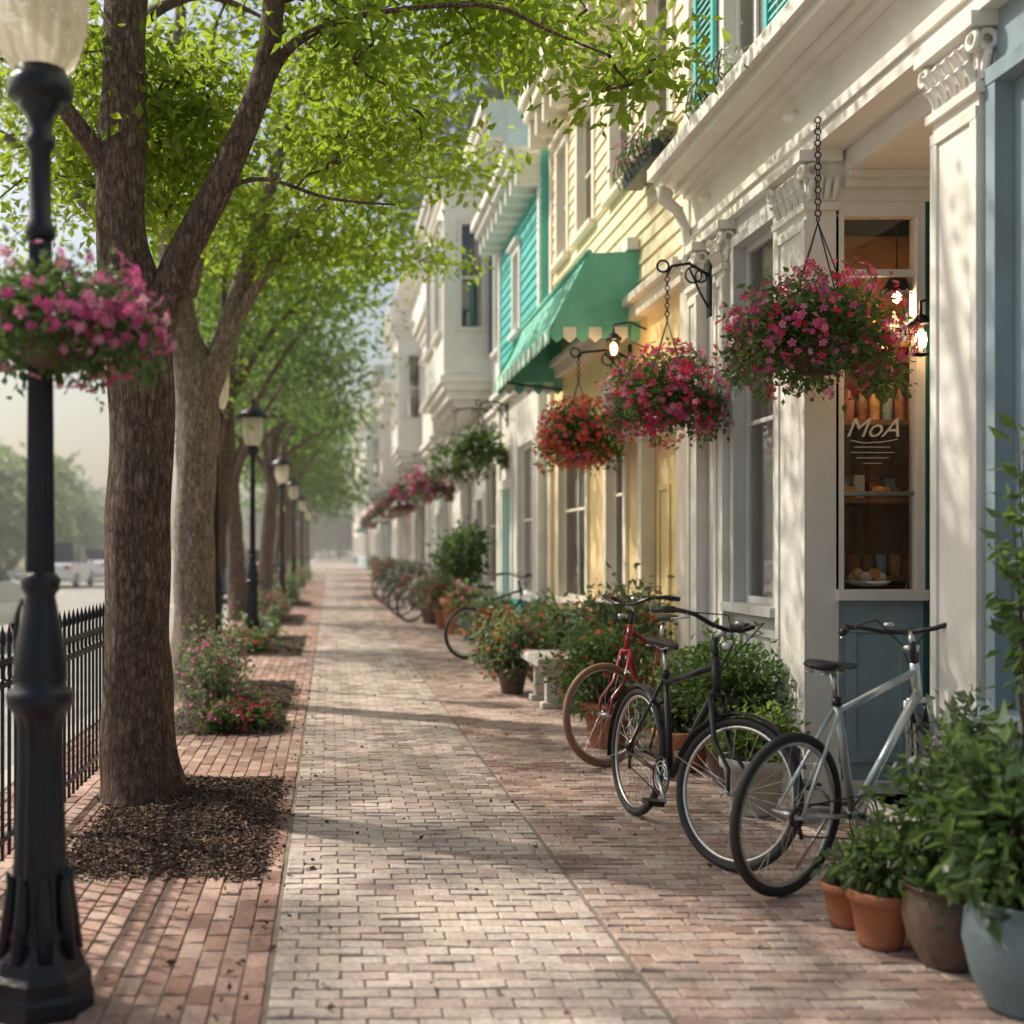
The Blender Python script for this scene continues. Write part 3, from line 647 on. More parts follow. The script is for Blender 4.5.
I.box(2.95,3.9,6.9,7.0,.05,3.3,0)
for z in (1.25,1.70,2.15,2.6): I.box(2.95,3.9,6.55,6.9,z-.03,z,1)
for k in range(9):
    x=2.98+k*.07; I.lathe([(0,0),(.03,0),(.036,.03),(.03,.06),(0,.07)],(x,6.62+.05*(k%3),1.705),10,2)
for k in range(5): I.box(2.9+k*.09,2.96+k*.09,6.68,6.74,1.705,1.80+.02*(k%3),3+(k%3))
for k in range(7): I.lathe([(.028,0),(.032,.1),(.03,.13),(.012,.16),(.012,.19),(0,.19)],(2.98+k*.075,6.7,2.155),10,[4,3,1,2][k%4])
for k in range(7): I.lathe([(.028,0),(.032,.1),(.03,.13),(.012,.16),(.012,.19),(0,.19)],(2.95+k*.07,6.65,2.605),10,[1,5,4,2][k%4])
for k in range(7): I.lathe([(.03,0),(.035,.08),(.03,.12),(0,.12)],(2.98+k*.08,6.65,1.255),10,[2,3,1,4][k%4])
I.lathe([(.03,0),(.1,.015),(.12,.03),(.12,.036),(0,.03)],(3.05,6.45,1.19),24,5)
for k in range(9):
    a=k*.7; I.lathe([(0,0),(.03,.01),(.034,.035),(.02,.055),(0,.06)],(3.05+.07*math.cos(a),6.45+.05*math.sin(a),1.215+.02*(k%2)),10,2 if k%2 else 5)
for k in range(10):
    I.lathe([(.05,0),(.06,.1),(.05,.2),(.02,.26),(0,.27)],(2.98+.12*(k%3),6.95+.07*k,1.1),12,[2,1,5,4][k%4])
for k in range(16): I.lathe([(.06,0),(.08,.12),(.06,.25),(.02,.32),(0,.33)],(3.05+.12*(k%3),1.5+.2*k,.95),12,[2,1,5,4][k%4])
I.box(2.92,3.4,1.2,4.6,.9,.95,1); I.box(2.92,3.2,6.8,7.55,1.05,1.1,1)
I.obj('shop_display',['wood','wood','bread','terra','bluegrey','offw'],g)
def text(s,loc,size,parent,name):
    cu=bpy.data.curves.new(name,'FONT'); cu.body=s; cu.size=size; cu.align_x='CENTER'; cu.extrude=.0008; cu.shear=.4
    cu.materials.append(M['chalk']); o=bpy.data.objects.new(name,cu); C.objects.link(o); o.parent=parent
    o.location=Vector(loc)-parent.location; o.rotation_euler=(math.pi/2,0,0); return o
text('MoA',(3.02,yb+.035,2.03),.15,g,'window_lettering')
L=MB()
for k in range(4): 
    w=[.10,.12,.09,.05][k]; L.box(3.02-w,3.02+w,yb+.03,yb+.032,1.97-k*.03,1.974-k*.03)
L.tube([(2.90,yb+.034,2.01),(2.97,yb+.034,1.995),(3.07,yb+.034,2.0),(3.16,yb+.034,2.015)],.003,6)
L.obj('window_flourish',['chalk'],g)
def lantern(name,x,y,z,wallx,pw):
    g=grp(name,(x,y,z)); mb=MB()
    mb.tube([(wallx,y,z+.16),((x+wallx)/2,y,z+.22),(x,y,z+.2),(x,y,z+.12)],.009,8)
    mb.tube([(wallx,y,z),((x+wallx)/2,y,z+.06),((x+wallx)/2,y,z+.2)],.006,6)
    mb.lathe([(0,.14),(.03,.12),(.07,.08),(.072,.07),(0,.07)],(x,y,z),12); mb.lathe([(0,-.1),(.04,-.09),(.045,-.08),(0,-.075)],(x,y,z),12)
    for k in range(4):
        a=k*math.pi/2+.78; mb.tube([(x+.045*math.cos(a),y+.045*math.sin(a),z-.085),(x+.062*math.cos(a),y+.062*math.sin(a),z+.075)],.004,5)
    mb.obj('frame',['iron'],g); b=MB(); b.lathe([(0,-.06),(.022,-.045),(.03,-.01),(.024,.03),(0,.05)],(x,y,z),14); b.obj('bulb',['bulb'],g)
    ld=bpy.data.lights.new('lamp_light','POINT'); ld.energy=pw; ld.color=(1,.6,.28); ld.shadow_soft_size=.04
    lo=bpy.data.objects.new('lamp_light',ld); C.objects.link(lo); lo.parent=g; lo.location=(-.0,-.09,-.02)
lantern('wall_lantern',3.19,6.14,2.54,3.33,4)
lantern('wall_lantern',2.42,9.7,3.12,2.7,2.5)
g2=grp('added_pendant_fill',(3.35,6.42,2.85)); mb=MB(); mb.tube([(3.2,6.42,3.8),(3.2,6.42,2.95)],.005,6); mb.lathe([(.015,.12),(.03,.1),(.09,.0),(.092,-.005),(0,.02)],(3.2,6.42,2.85),16); mb.obj('shade',['iron'],g2)  # invented pendant, added to brighten the dark shop shelves
mb=MB(); mb.lathe([(0,-.05),(.025,-.03),(.025,0),(0,.02)],(3.2,6.42,2.84),12); mb.obj('bulb',['bulb'],g2)
ld=bpy.data.lights.new('added_fill_light','POINT'); ld.energy=6; ld.color=(1,.66,.36); ld.shadow_soft_size=.05  # added fill light for the goods behind the glass
lo=bpy.data.objects.new('added_fill_light',ld); C.objects.link(lo); lo.parent=g2; lo.location=(-.15,.0,-.1)
# ---------------------------- building B yellow
gB=building('yellow_building',8.42,13.9,2.7,6.9,'yellow2','cream',[(8.95,9.6,4.75,6.05),(10.15,10.85,4.75,6.05),(11.6,12.3,4.75,6.05),(12.85,13.4,4.75,6.05)],
   [(10.35,11.0,.95,2.9),(11.9,13.3,.85,2.85)],[(8.75,9.75,2.35)],'ltblue',.14,True,(.55,.4),None,3.45,'yellow',.45)
awning(gB,2.7,9.9,13.2,3.98,3.2,.78,'awn','awnw')
# ---------------------------- C teal
gC=building('teal_building',13.92,17.4,2.60,6.35,'teal','white',[(15.5,16.0,4.4,5.5)],[(14.4,15.6,.8,2.8)],[(16.2,17.0,2.3)],'teal',.14,True,(.4,.45),None,3.6,'offw',.4)
# ---------------------------- D white with projecting bay
gD=building('white_bay_building',17.42,25.6,2.72,8.3,'white','offw',[(18.0,18.6,4.6,6.3),(24.3,25.0,4.6,6.3)],[(18.2,19.6,.8,2.8),(21.3,23.0,.8,2.8)],[(20.0,20.9,2.3)],'bluegrey',0,True,(.5,.4),'navy',3.5,'white',.5)
def bay(g,y0,y1,X,d,z0,z1,wm,tm):
    W=MB();T=MB();G=MB(); xo=X-d; nw=2
    ops=[]; w=(y1-y0)/nw
    for i in range(nw): ops.append((y0+w*i+.3,y0+w*(i+1)-.3,z0+.8,z1-.5))
    wall(W,xo,xo+.12,y0,y1,z0,z1,ops)
    for a in ops: window(T,G,xo,*a,1,2,cas=.08)
    for yy,s in ((y0,1),(y1,-1)):
        ya,yb=(yy,yy+.12) if s>0 else (yy-.12,yy)
        xm0,xm1=xo+.3,X-.16
        W.box(xo+.12,xm0,ya,yb,z0,z1);W.box(xm1,X,ya,yb,z0,z1);W.box(xm0,xm1,ya,yb,z0,z0+.8);W.box(xm0,xm1,ya,yb,z1-.5,z1)
        yo=ya-.03 if s>0 else yb+.03; y2=ya+.06 if s>0 else yb-.06; yl,yh=min(yo,y2),max(yo,y2)
        T.box(xm0-.07,xm0+.005,yl,yh,z0+.8,z1-.5);T.box(xm1-.005,xm1+.07,yl,yh,z0+.8,z1-.5);T.box(xm0-.08,xm1+.08,yl-.004,yh+.004,z1-.505,z1-.42);T.box(xm0-.1,xm1+.1,yl-.03,yh+.03,z0+.74,z0+.805)
        T.box(xm0,xm1,yl+.04,yh-.01,(z0+z1)/2+.1,(z0+z1)/2+.15)
        G.add([(xm0,(ya+yb)/2,z0+.8),(xm1,(ya+yb)/2,z0+.8),(xm1,(ya+yb)/2,z1-.5),(xm0,(ya+yb)/2,z1-.5)],[(0,1,2,3)])
    for k,(dd,za,zb) in enumerate(((.06,z0-.12,z0),(.0,z0-.25,z0-.12),(-.08,z0-.4,z0-.25),(-.2,z0-.52,z0-.4),(-.36,z0-.62,z0-.52))):
        T.box(xo-dd,X,y0-dd,y1+dd,za,zb)
    for dd,za,zb in ((.05,z1,z1+.15),(.12,z1+.15,z1+.3),(.2,z1+.3,z1+.42)): T.box(xo-dd,X,y0-dd,y1+dd,za,zb)
    W.obj('bay_walls',[wm],g); T.obj('bay_trim',[tm],g,bevel=.01); G.obj('bay_glass',['glass'],g)
    I=MB(); I.box(xo+.5,X-.1,y0+.3,y1-.3,z0+.02,z1-.02); I.obj('bay_interior',['dark'],g)
bay(gD,19.2,22.6,2.72,.8,4.35,7.4,'white','offw')
bay(gD,22.9,25.4,2.72,.65,3.7,5.9,'white','offw')
spec=[('sage','white',25.62,30,2.75,7.4,'navy'),('white','offw',30.02,36,2.6,9.6,None),('pink','white',36.02,41,2.75,8.4,'tealdk'),('offw','white',41.02,48,2.7,10.5,None),('ltblue','white',48.02,54,2.7,8.6,None),
 ('white','grey',54.02,62,2.6,10.2,None),('cream','white',62.02,70,2.75,9.4,'navy'),('pink','white',70.02,80,2.7,10.6,None),('white','offw',80.02,92,2.7,11,None),('offw','white',92.02,108,2.7,10.5,None),('cream','white',108.02,130,2.7,11,None)]
for i,(wm,tm,a,b,Xx,H,sh) in enumerate(spec):
    n=max(2,int((b-a)/2.1)); w=(b-a)/n; up=[]
    for k in range(n):
        up.append((a+w*k+w*.32,a+w*k+w*.68,4.5,5.9))
        if H>8: up.append((a+w*k+w*.32,a+w*k+w*.68,6.7,min(8,H-.9)))
    sw=[(a+w*k+.4,a+w*k+w-.35,.8,2.7) for k in range(n-1)]
    gg=building('townhouse',a,b,Xx,H,wm,tm,up,sw,[(b-w+.4,b-w+1.3,2.3)],['bluegrey','ltblue','tealdk','sage'][i%4],0,True,(.5,.5),sh,3.5,None,.6,(3.6,6.3))
    if i in (1,2,4,6,8): awning(gg,Xx,a+.5,a+w*1.6,3.35,2.6,.8,['awn','navy','pink','awn','sage'][i%5],'awnw',True,.1)
    if i in (1,3,5): bay(gg,a+1,a+3.6,Xx,.75,4.2,7.2,wm,tm)
# ------------------------------------------------------------------ plants
def ball(n,r,shell=.5):
    d=unit(RS.normal(size=(n,3))); u=(shell+(1-shell)*RS.rand(n))[:,None]; return d*u*np.array(r),d
def clumpy(n,r,k=14,sp=.33):
    cc,_=ball(k,r,.35); idx=RS.randint(0,k,n); p=cc[idx]*.85+RS.normal(size=(n,3))*np.array(r)*sp; return p,unit(p/np.array(r)),idx
def basket(name,c,r,hookz,fm,n=2200,nf=260,pot=True,armx=None,seed=0,zs=.8,lf=.05,fs=.024,mixf=None,yarm=0):
    global RS; RS=np.random.RandomState(300+seed); c=np.array(c,dtype=float); g=grp(name,c)
    mb=MB()
    mb.lathe([(0,-.5*r),(.2*r,-.48*r),(.38*r,-.32*r),(.47*r,-.06*r),(.5*r,0),(.46*r,.03*r),(0,.0)],c,24,0)
    if hookz:
        h=np.array([c[0],c[1],hookz]); m=np.array([c[0],c[1],min(hookz-.08,c[2]+r*1.25)])
        for k in range(4):
            a=k*math.pi/2+.5; mb.tube([c+np.array([.5*r*math.cos(a),.5*r*math.sin(a),0]),m],.004,5,1)
        z=m[2]; i=0
        while z<hookz:
            mb.torus((c[0],c[1],z+.018),(1,0,0) if i%2 else (0,1,0),(0,0,1),.016,.004,10,5,1); z+=.03; i+=1
        if armx:
            y=c[1]
            mb.tube([(armx,y,hookz-.02),(armx-.12,y,hookz+.05),((armx+c[0])/2,y,hookz+.07),(c[0]+.03,y,hookz+.05),(c[0],y,hookz)],.011,8,1)
            mb.torus(((armx+c[0])/2+.03,y,hookz-.01),(1,0,0),(0,0,1),.055,.007,20,6,1); mb.torus((armx-.07,y,hookz-.02),(1,0,0),(0,0,1),.04,.007,16,6,1)
            mb.tube([(armx-.01,y,hookz-.25),(armx-.08,y,hookz-.12),((armx+c[0])/2,y,hookz+.04)],.008,6,1)
            mb.torus((c[0]-.03,y,hookz+.05),(1,0,0),(0,0,1),.04,.008,16,6,1)
            mb.box(armx-.02,armx,y-.03,y+.03,hookz-.3,hookz+.12,1)
    mb.obj('pot_and_hanger',['liner','iron'],g)
    p,d,idx=clumpy(n,(r*.8,r*.8,r*zs*.75),26,.26); p[:,2]+=r*.05
    ns=30; T=[]
    for k in range(ns):
        a=RS.rand()*6.283; L=r*(.4+.6*RS.rand()); q=RS.rand(int(n/ns*.5)); rr=r*(.55+.3*RS.rand())
        T.append(np.stack([np.cos(a)*(rr+.15*r*q),np.sin(a)*(rr+.15*r*q),-L*q*zs],1)+RS.normal(size=(len(q),3))*r*.07)
    T=np.concatenate(T); p=np.concatenate([p,T]); n=len(p); d=unit(p)
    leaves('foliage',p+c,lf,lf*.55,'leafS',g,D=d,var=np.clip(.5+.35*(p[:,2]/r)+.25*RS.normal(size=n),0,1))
    kk=RS.randint(0,n,max(8,nf//7)); k=kk[RS.randint(0,len(kk),nf)]; q=p[k]+RS.normal(size=(nf,3))*r*.11; d=unit(q/np.array([1,1,.9])); rr=np.linalg.norm(q,axis=1)[:,None]; q=d*np.maximum(rr,r*(.80+.24*RS.rand(nf)[:,None]))*np.array([1,1,zs*1.1])
    mi=None; ms=[fm]
    if mixf: ms=[fm]+mixf; mi=RS.randint(0,len(ms),nf)
    flowers('flowers',q+c,d,fs,ms,g,mi=mi)
    return g
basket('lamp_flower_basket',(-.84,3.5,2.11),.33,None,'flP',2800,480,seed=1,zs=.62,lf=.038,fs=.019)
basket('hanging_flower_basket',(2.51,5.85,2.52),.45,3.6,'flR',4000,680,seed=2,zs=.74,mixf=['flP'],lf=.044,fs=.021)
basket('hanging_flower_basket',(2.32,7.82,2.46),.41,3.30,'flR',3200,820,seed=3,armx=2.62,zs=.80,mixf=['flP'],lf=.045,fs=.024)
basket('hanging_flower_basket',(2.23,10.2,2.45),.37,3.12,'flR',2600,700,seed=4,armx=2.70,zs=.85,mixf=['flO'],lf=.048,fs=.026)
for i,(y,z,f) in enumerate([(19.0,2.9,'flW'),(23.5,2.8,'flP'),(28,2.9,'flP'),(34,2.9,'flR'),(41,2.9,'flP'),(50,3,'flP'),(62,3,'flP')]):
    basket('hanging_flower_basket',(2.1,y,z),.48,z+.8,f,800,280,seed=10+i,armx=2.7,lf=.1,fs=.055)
basket('hanging_flower_basket',(2.2,16.6,2.9),.4,3.5,'flW',1000,60,seed=22,armx=2.6,lf=.09)
def plant(name,x,y,pr,ph,potm,r,n,lf,mat,fm=None,nf=0,fs=.03,cz=None,seed=0,aspect=.5,leafd=.25,potstyle=0):
    global RS; RS=np.random.RandomState(500+seed); g=grp(name,(x,y,0)); zt=.0
    if potm:
        mb=MB()
        if potstyle==0: pf=[(0,.002),(pr*.68,.002),(pr*.72,.02),(pr*.95,ph*.8),(pr*.97,ph*.8),(pr*1.06,ph*.82),(pr*1.08,ph*.98),(pr*1.04,ph),(pr*.95,ph*.99),(pr*.93,ph*.9),(0,ph*.9)]
        else: pf=[(0,.002),(pr*.6,.002),(pr*.66,.02),(pr*.9,ph*.3),(pr*1.05,ph*.6),(pr*1.0,ph*.85),(pr*.9,ph*.93),(pr*.98,ph*.96),(pr*1.0,ph),(pr*.9,ph),(pr*.86,ph*.9),(0,ph*.9)]
        mb.lathe(pf,(x,y,0),32); mb.obj('pot',[potm],g)
        mb=MB(); mb.lathe([(0,ph*.93),(pr*.9,ph*.905)],(x,y,0),20); mb.obj('soil',['soil'],g); zt=ph
    cz=cz if cz is not None else zt+r[2]*.8
    p,d,idx=clumpy(n,r,16,.3); c=np.array([x,y,cz]); p+=c; p[:,2]=np.maximum(p[:,2],max(.02,zt-.08)); p[:,0]=np.minimum(p[:,0],2.66)
    st=MB(); 
    for k in range(0,n,max(1,n//45)):
        q=p[k]; st.tube([(x+RS.normal()*.25*max(pr,.05),y+RS.normal()*.25*max(pr,.05),zt*.9),((x+q[0])/2,(y+q[1])/2,(zt+q[2])/2+.03),q],[.006,.004,.002],4,0,0,False)
    st.obj('stems',['bark1'],g)
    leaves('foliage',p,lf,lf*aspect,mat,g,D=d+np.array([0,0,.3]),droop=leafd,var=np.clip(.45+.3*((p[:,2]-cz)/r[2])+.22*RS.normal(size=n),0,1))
    if fm:
        k=RS.randint(0,n,nf); dd=unit((p[k]-c)/np.array(r)+np.array([0,0,.3])); flowers('flowers',p[k]*.6+(c+dd*np.array(r)*1.1)*.4,dd,fs,[fm],g)
    return g
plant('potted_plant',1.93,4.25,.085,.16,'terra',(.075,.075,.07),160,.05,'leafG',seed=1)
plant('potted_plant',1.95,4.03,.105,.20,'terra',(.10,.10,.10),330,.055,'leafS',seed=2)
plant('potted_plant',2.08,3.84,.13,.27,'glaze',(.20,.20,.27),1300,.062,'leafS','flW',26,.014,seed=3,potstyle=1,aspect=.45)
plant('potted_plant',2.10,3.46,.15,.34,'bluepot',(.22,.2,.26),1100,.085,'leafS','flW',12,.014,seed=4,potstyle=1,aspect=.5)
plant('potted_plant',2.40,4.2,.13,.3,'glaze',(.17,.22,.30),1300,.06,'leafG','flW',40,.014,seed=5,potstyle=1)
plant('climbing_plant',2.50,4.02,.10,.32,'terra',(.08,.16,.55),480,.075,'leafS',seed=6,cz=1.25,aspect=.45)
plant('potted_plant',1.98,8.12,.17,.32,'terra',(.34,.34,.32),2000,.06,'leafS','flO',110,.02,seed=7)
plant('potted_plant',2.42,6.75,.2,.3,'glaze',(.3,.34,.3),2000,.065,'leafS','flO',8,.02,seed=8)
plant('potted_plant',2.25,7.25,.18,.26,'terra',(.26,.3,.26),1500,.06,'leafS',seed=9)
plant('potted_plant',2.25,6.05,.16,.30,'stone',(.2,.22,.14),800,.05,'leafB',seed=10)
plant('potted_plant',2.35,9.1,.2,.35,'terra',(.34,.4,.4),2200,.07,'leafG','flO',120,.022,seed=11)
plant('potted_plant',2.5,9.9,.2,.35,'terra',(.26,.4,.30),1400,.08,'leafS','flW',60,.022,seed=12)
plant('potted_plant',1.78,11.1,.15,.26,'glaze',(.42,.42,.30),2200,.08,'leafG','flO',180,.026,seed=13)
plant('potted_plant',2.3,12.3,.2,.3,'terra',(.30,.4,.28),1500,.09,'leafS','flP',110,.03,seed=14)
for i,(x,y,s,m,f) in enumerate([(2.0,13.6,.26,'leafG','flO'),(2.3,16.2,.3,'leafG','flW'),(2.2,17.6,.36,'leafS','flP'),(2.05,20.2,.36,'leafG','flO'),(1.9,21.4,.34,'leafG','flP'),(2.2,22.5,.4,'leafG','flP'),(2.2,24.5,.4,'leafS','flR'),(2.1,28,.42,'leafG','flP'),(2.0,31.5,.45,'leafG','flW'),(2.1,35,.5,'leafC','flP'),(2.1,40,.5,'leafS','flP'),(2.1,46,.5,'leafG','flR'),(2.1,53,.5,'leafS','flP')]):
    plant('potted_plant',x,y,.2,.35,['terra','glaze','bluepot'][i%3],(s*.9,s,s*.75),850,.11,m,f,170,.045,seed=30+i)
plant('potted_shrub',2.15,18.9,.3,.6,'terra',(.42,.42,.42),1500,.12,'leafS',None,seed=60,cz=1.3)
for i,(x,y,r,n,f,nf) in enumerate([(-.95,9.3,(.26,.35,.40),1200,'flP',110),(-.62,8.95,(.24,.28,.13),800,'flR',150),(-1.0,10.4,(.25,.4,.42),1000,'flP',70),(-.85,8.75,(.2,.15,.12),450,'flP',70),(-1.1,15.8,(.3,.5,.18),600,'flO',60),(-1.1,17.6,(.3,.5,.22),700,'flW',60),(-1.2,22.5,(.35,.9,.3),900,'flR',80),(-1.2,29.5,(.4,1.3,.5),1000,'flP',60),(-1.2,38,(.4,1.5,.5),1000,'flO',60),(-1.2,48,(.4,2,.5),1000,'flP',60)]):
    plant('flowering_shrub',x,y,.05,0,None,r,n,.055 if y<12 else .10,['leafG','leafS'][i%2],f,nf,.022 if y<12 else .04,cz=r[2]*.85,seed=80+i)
def winbox(x,y0,y1,z,fm,seed,par='window_box',n=500):
    global RS; RS=np.random.RandomState(seed); g=grp(par,(x,y0,z)); mb=MB(); mb.box(x-.08,x+.08,y0,y1,z-.14,z)
    mb.tube([(x-.14,y0,z+.12),(x-.14,y1,z+.12)],.008,6)
    for k in range(8):
        y=y0+(y1-y0)*k/7; mb.tube([(x-.14,y,z+.12),(x-.16,y,z-.02),(x-.10,y,z-.14)],.006,5)
    mb.obj('planter',['iron'],g,bevel=.005)
    P=np.stack([RS.normal(x-.03,.07,n),RS.uniform(y0-.02,y1+.02,n),z+np.abs(RS.normal(0,.09,n))-.10*(RS.rand(n)<.3)],1)
    leaves('foliage',P,.055,.028,'leafG',g); k=RS.randint(0,n,50); flowers('flowers',P[k]+np.array([-.04,0,.04]),np.tile([-1,0,.4],(50,1)),.02,[fm],g)
winbox(2.58,8.85,9.7,4.6,'flP',2); winbox(2.6,7.15,7.8,4.42,'flW',1,n=220)
# ------------------------------------------------------------------ bench
g=grp('stone_bench',(1.98,10.3,0)); mb=MB(); mb.box(1.80,2.18,9.85,10.75,.38,.46)
for y in (9.98,10.52):
    mb.box(1.86,2.12,y,y+.12,.0,.06); mb.box(1.90,2.08,y+.015,y+.105,.06,.32); mb.box(1.86,2.12,y,y+.12,.32,.378)
mb.obj('seat_and_legs',['stone'],g,bevel=.015)
# ------------------------------------------------------------------ bicycles
def bicycle(x,y,ang,frame,tire='rubber',lean=0,steer=0,fender=False,seatm='leather'):
    g=grp('bicycle',(x,y,0)); g.rotation_euler=(math.radians(lean),0,math.radians(ang)); R=.335; WB=1.04
    F=MB();W=MB()
    F_,T_,K_,B_=0,1,2,3
    def V(*a): return Vector(a)
    H1=V(.80,0,.90);H0=V(.835,0,.77); ax=(H1-H0).normalized()
    Rm=Matrix.Translation(H0)@Matrix.Rotation(math.radians(steer),4,ax)@Matrix.Translation(-H0)
    def wheel(c,mtx):
        w=MB(); w.torus(c,(1,0,0),(0,0,1),R-.019,.019,56,10,T_); w.torus(c,(1,0,0),(0,0,1),R-.045,.010,56,6,K_)
        w.torus(c,(1,0,0),(0,0,1),R-.036,.009,56,6,B_)
        for k in range(28):
            a=2*math.pi*k/28; s=.03 if k%2 else -.03; a2=a+(.5 if k%4<2 else -.5)
            w.tube([c+V(.02*math.cos(a2),s,.02*math.sin(a2)),c+V((R-.045)*math.cos(a),0,(R-.045)*math.sin(a))],.0013,4,K_,0,False)
        w.tube([c+V(0,-.05,0),c+V(0,.05,0)],.016,10,K_); w.tube([c+V(0,-.07,0),c+V(0,.07,0)],.007,8,K_)
        w.v=[tuple(mtx@Vector(v)) for v in w.v]; return w
    def merge(a,b):
        o=len(a.v); a.v+=b.v; a.f+=[[i+o for i in f] for f in b.f]; a.m+=b.m; a.s+=b.s
    ra=V(0,0,R); fa=V(WB,0,R); I=Matrix.Identity(4)
    a=wheel(ra,I); merge(W,a); W.obj('rear_wheel',[frame,tire,'chrome','black'],g,True)
    a=wheel(fa,Rm); a.obj('front_wheel',[frame,tire,'chrome','black'],g,True)
    BB=V(.43,0,.285); ST=V(.275,0,.77)
    F.tube([BB,ST],.016,12,F_); F.tube([H0-ax*.02,H1+ax*.01],.020,12,F_); F.tube([ST-V(-.008,0,.04),H1-ax*.03],.016,12,F_); F.tube([BB,H0+ax*.0],.019,12,F_)
    for s in (-1,1):
        F.tube([BB+V(0,s*.03,0),V(.12,s*.055,R-.01),ra+V(0,s*.06,0)],[.011,.01,.008],8,F_); F.tube([ST+V(0,s*.015,-.03),ra+V(0.01,s*.06,0)],[.009,.007],8,F_)
    F.tube([BB+V(0,-.045,0),BB+V(0,.045,0)],.022,12,K_)
    F.tube([ST,V(.235,0,.90)],.013,10,K_); F.tube([ST-V(0,0,.01),ST+V(-.005,0,.02)],.02,10,B_)
    secs=[(-.0,.0,.93,.01),(.015,.055,.935,.035),(.06,.078,.94,.045),(.12,.062,.935,.04),(.18,.034,.93,.035),(.24,.022,.928,.03),(.275,.012,.925,.02),(.28,.0,.92,.01)]
    vs=[];fs=[];n=10
    for (sx,w,z,t) in secs:
        for k in range(n):
            an=2*math.pi*k/n; vs.append((.10+sx,max(w,.004)*math.cos(an),z+t*.55*(math.sin(an) if math.sin(an)>0 else .9*math.sin(an))-.012*(1-abs(math.cos(an)))*(sx>.02)))
    for i in range(len(secs)-1):
        for k in range(n): k2=(k+1)%n; fs.append((i*n+k,(i+1)*n+k,(i+1)*n+k2,i*n+k2))
    Sd=MB(); Sd.add(vs,fs,0,True)
    for s in (-1,1): Sd.tube([(.14,s*.03,.92),(.24,s*.02,.895),(.34,s*.01,.918)],.004,6,1)
    for s in (-1,1): Sd.torus((.13,s*.035,.905),(1,0,0),(0,1,0),.016,.004,12,5,1)
    Sd.obj('saddle',[seatm,'chrome'],g,True)
    for k in range(3): F.torus(BB+V(0,-.05,0),(1,0,0),(0,0,1),.092-.02*k,.004,32,5,K_ if k else B_)
    for k in range(5):
        an=k*1.257; F.tube([BB+V(0,-.05,0),BB+V(.09*math.cos(an),-.05,.09*math.sin(an))],.006,5,K_)
    F.torus(ra+V(0,-.045,0),(1,0,0),(0,0,1),.035,.01,18,6,B_)
    F.tube([BB+V(0,-.05,.094),ra+V(0,-.045,.04)],.004,5,B_); F.tube([BB+V(-.0,-.05,-.094),V(.06,-.045,.25),ra+V(-.0,-.045,-.06)],.004,5,B_)
    F.tube([ra+V(.01,-.045,-.02),ra+V(.03,-.05,-.09)],.008,6,B_)
    ca=math.radians(-40)
    for s,f in ((-1,1),(1,-1)):
        e=BB+V(.165*math.cos(ca)*f,s*.075,.165*math.sin(ca)*f); F.tube([BB+V(0,s*.065,0),e],[.012,.009],8,K_); F.tube([e,e+V(0,s*.03,0)],.006,6,K_)
        F.box(e.x-.04,e.x+.04,min(e.y+s*.02,e.y+s*.1),max(e.y+s*.02,e.y+s*.1),e.z-.012,e.z+.012,B_)
    F.tube([V(.36,.06,.28),V(.30,.16,.02)],.007,8,K_)
    if fender:
        for mtx,c in ((I,ra),(Rm,fa)):
            w=MB(); a0,a1=(math.radians(35),math.radians(195)) if c is ra else (math.radians(30),math.radians(165)); vs=[];fs=[]
            for i in range(25):
                an=a0+(a1-a0)*i/24
                for q in (-.032,-.02,0,.02,.032):
                    rr=R+.022-(.012 if abs(q)>.03 else 0); vs.append(c+V(rr*math.cos(an),q,rr*math.sin(an)))
            for i in range(24):
                for k in range(4): fs.append((i*5+k,i*5+k+1,(i+1)*5+k+1,(i+1)*5+k))
            w.add(vs,fs,B_,True)
            for s in (-1,1):
                an=a1; w.tube([c+V(0,s*.06,0),c+V((R+.02)*math.cos(an),s*.03,(R+.02)*math.sin(an))],.003,5,K_)
            w.v=[tuple(mtx@Vector(v)) for v in w.v]; merge(F,w)
    h=MB()
    crown=H0-ax*.03
    h.tube([crown+V(0,-.045,0),crown+V(0,.045,0)],.014,8,F_)
    for s in (-1,1):
        h.tube([crown+V(0,s*.045,0),crown+V(.07,s*.05,-.2),fa+V(-.02,s*.055,.1),fa+V(0,s*.055,0)],[.013,.012,.009,.008],10,F_)
        h.tube([crown+V(.02,s*.03,-.03),crown+V(.035,s*.02,-.10)],.009,6,B_)
    st=H1+ax*.06; h.tube([H1,st+ax*.05],.014,10,B_); cl=st+ax*.05+V(.06,0,.035); h.tube([st+ax*.04,cl],.014,10,K_)
    for s in (-1,1):
        h.tube([cl,cl+V(.0,s*.1,.01),cl+V(-.02,s*.2,.04),cl+V(-.08,s*.25,.045),cl+V(-.12,s*.262,.04)],.011,10,B_)
        h.tube([cl+V(-.09,s*.252,.045),cl+V(-.2,s*.275,.03)],.016,10,B_)
        h.tube([cl+V(-.06,s*.22,.045),cl+V(0,s*.25,.02),cl+V(-.08,s*.28,-.0)],.005,6,K_)
        h.tube([cl+V(-.04,s*.22,.045),cl+V(.10,s*.12,.06),cl+V(.08,s*.03,-.06),H1+V(.03,s*.01,-.06)],.0035,5,B_,0,False)
    h.torus(cl+V(0,.08,.04),(1,0,0),(0,1,0),.012,.012,12,8,K_)
    h.lathe([(0,0),(.03,.0),(.035,.03),(0,.035)],cl+V(.03,0,-.09),14,K_)
    h.v=[tuple(Rm@Vector(v)) for v in h.v]
    h.obj('fork_and_handlebar',[frame,tire,'chrome','black'],g,True)
    F.obj('frame',[frame,tire,'chrome','black'],g,True)
    return g
bicycle(1.83,4.60,31,'silver',lean=4,steer=38)
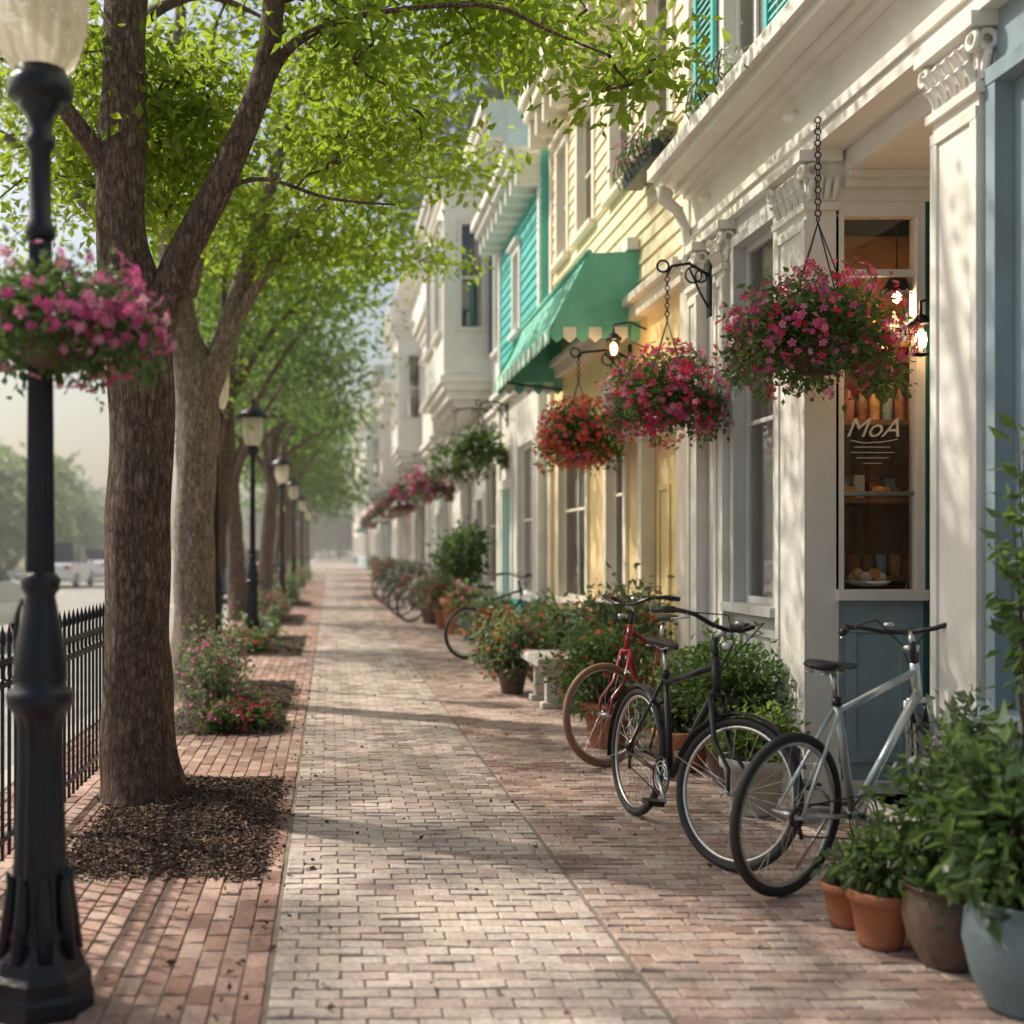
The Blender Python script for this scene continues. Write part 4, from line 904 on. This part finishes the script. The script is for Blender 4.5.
bicycle(1.60,6.02,-83,'black',lean=-5,steer=24,fender=True)
bicycle(2.42,8.15,232,'red','tan',lean=-4,steer=-26)
bicycle(1.75,14.6,25,'tealdk',lean=3,steer=10)
bicycle(1.55,22,30,'black',lean=3,steer=15); bicycle(1.5,24,30,'chrome',lean=3,steer=10); bicycle(1.5,26.5,30,'red',lean=3)
bicycle(1.45,29.5,30,'black',lean=3); bicycle(1.45,32,30,'silver',lean=3)
# ------------------------------------------------------------------ cars
def car(x,y,ang,m,suv=True):
    g=grp('parked_car',(x,y,-.12),(0,0,math.radians(ang))); B=MB(); h=1.75 if suv else 1.45
    st=[(-2.25,.70,.45,.80,.0),(-2.2,.84,.32,.92,.0),(-1.9,.90,.25,1.0,.02),(-1.6,.90,.24,1.02,h-.95),(-.9,.91,.24,1.0,h-1.0),(.2,.91,.24,.98,h-.98),(1.0,.90,.24,.95,.04),(1.9,.86,.26,.84,.0),(2.2,.76,.32,.72,.0),(2.28,.6,.45,.6,.0)]
    vs=[];n=8
    for (sx,w,zb,zt,rf) in st:
        wr=w*.78 if rf>.1 else w*.9
        vs+=[(sx,-w*.93,zb),(sx,-w,(zb+zt)/2),(sx,-w*.97,zt),(sx,-wr,zt+rf),(sx,wr,zt+rf),(sx,w*.97,zt),(sx,w,(zb+zt)/2),(sx,w*.93,zb)]
    for i in range(len(st)-1):
        for k in range(n):
            k2=(k+1)%n; q=(i*n+k,(i+1)*n+k,(i+1)*n+k2,i*n+k2)
            gl=(k in (2,4) and 2<=i<=5) or (k==3 and i in (2,5))
            B.add([vs[j] for j in q],[(0,1,2,3)],1 if gl else 0,False)
    B.add(vs[:8],[tuple(range(8))],0); B.add(vs[-8:],[tuple(reversed(range(8)))],0)
    for s in (-1,1):
        B.box(-.55,-.45,s*.9-.015,s*.9+.015,.98,h-.1,0); B.box(-2.27,-2.2,s*.65-.1,s*.65+.1,.75,.92,2); B.box(2.2,2.27,s*.58-.13,s*.58+.13,.58,.68,4)
        B.box(.75,.9,s*1.0-.08,s*1.0+.08,.98,1.1,0)
        for wx in (-1.35,1.4):
            B.torus((wx,s*.82,.33),(1,0,0),(0,0,1),.24,.10,28,10,3)
            vs2=[(wx+.2*math.cos(t*.4488),s*.9,.33+.2*math.sin(t*.4488)) for t in range(14)]; B.add(vs2,[tuple(range(14))],4)
    B.obj('body',[m,'cargl','taill','rubber','chrome'],g,True,bevel=.03)
car(-11.0,47,90,'carw'); car(-11.3,56,90,'carw',False); car(-11.2,66,90,'carw'); car(-6.4,19.0,90,'carw',False); car(-3.25,34,90,'carb'); car(-3.2,47,90,'carw',False); car(-15.5,95,90,'carb'); car(-15.9,77,90,'carw',False)
# ------------------------------------------------------------------ light summer haze further down the street (real air volume)
hm=bpy.data.materials.new('haze'); hm.use_nodes=True; n=hm.node_tree.nodes; l=hm.node_tree.links; n.remove(n['Principled BSDF'])
vs_=n.new('ShaderNodeVolumeScatter'); vs_.inputs['Color'].default_value=(1,.97,.92,1); vs_.inputs['Density'].default_value=.0027; vs_.inputs['Anisotropy'].default_value=.4
l.new(vs_.outputs[0],n['Material Output'].inputs['Volume']); M['haze']=hm
mb=MB(); mb.box(-40,25,15,230,-.4,14); mb.obj('haze_air',['haze'])
# ------------------------------------------------------------------ light & camera
Sd=Vector((-.66,.40,.80)).normalized(); el=math.asin(Sd.z); az=math.atan2(Sd.x,Sd.y)
w=bpy.data.worlds.new('World'); S.world=w; w.use_nodes=True; n=w.node_tree.nodes; l=w.node_tree.links
sk=n.new('ShaderNodeTexSky'); sk.sky_type='NISHITA'; sk.sun_disc=False; sk.sun_elevation=el; sk.sun_rotation=az%(2*math.pi); sk.dust_density=5; sk.air_density=1.3; sk.ozone_density=.8
l.new(sk.outputs[0],n['Background'].inputs[0]); n['Background'].inputs[1].default_value=.15
sl=bpy.data.lights.new('sun','SUN'); sl.energy=5; sl.angle=math.radians(1.0); sl.color=(1,.92,.78)
so=bpy.data.objects.new('sun',sl); C.objects.link(so); so.rotation_euler=Sd.to_track_quat('Z','Y').to_euler(); so.location=(-10,10,20)
cd=bpy.data.cameras.new('camera'); co=bpy.data.objects.new('camera',cd); C.objects.link(co); co.location=(0,0,1.4); co.rotation_euler=(math.pi/2,0,0)
cd.lens=40; cd.sensor_width=36; cd.shift_x=.178; cd.shift_y=.037; cd.clip_end=4000; cd.clip_start=.05
cd.dof.use_dof=True; cd.dof.focus_distance=6.0; cd.dof.aperture_fstop=1.4
S.camera=co
S.view_settings.view_transform='Standard'; S.view_settings.look='None'; S.view_settings.exposure=0
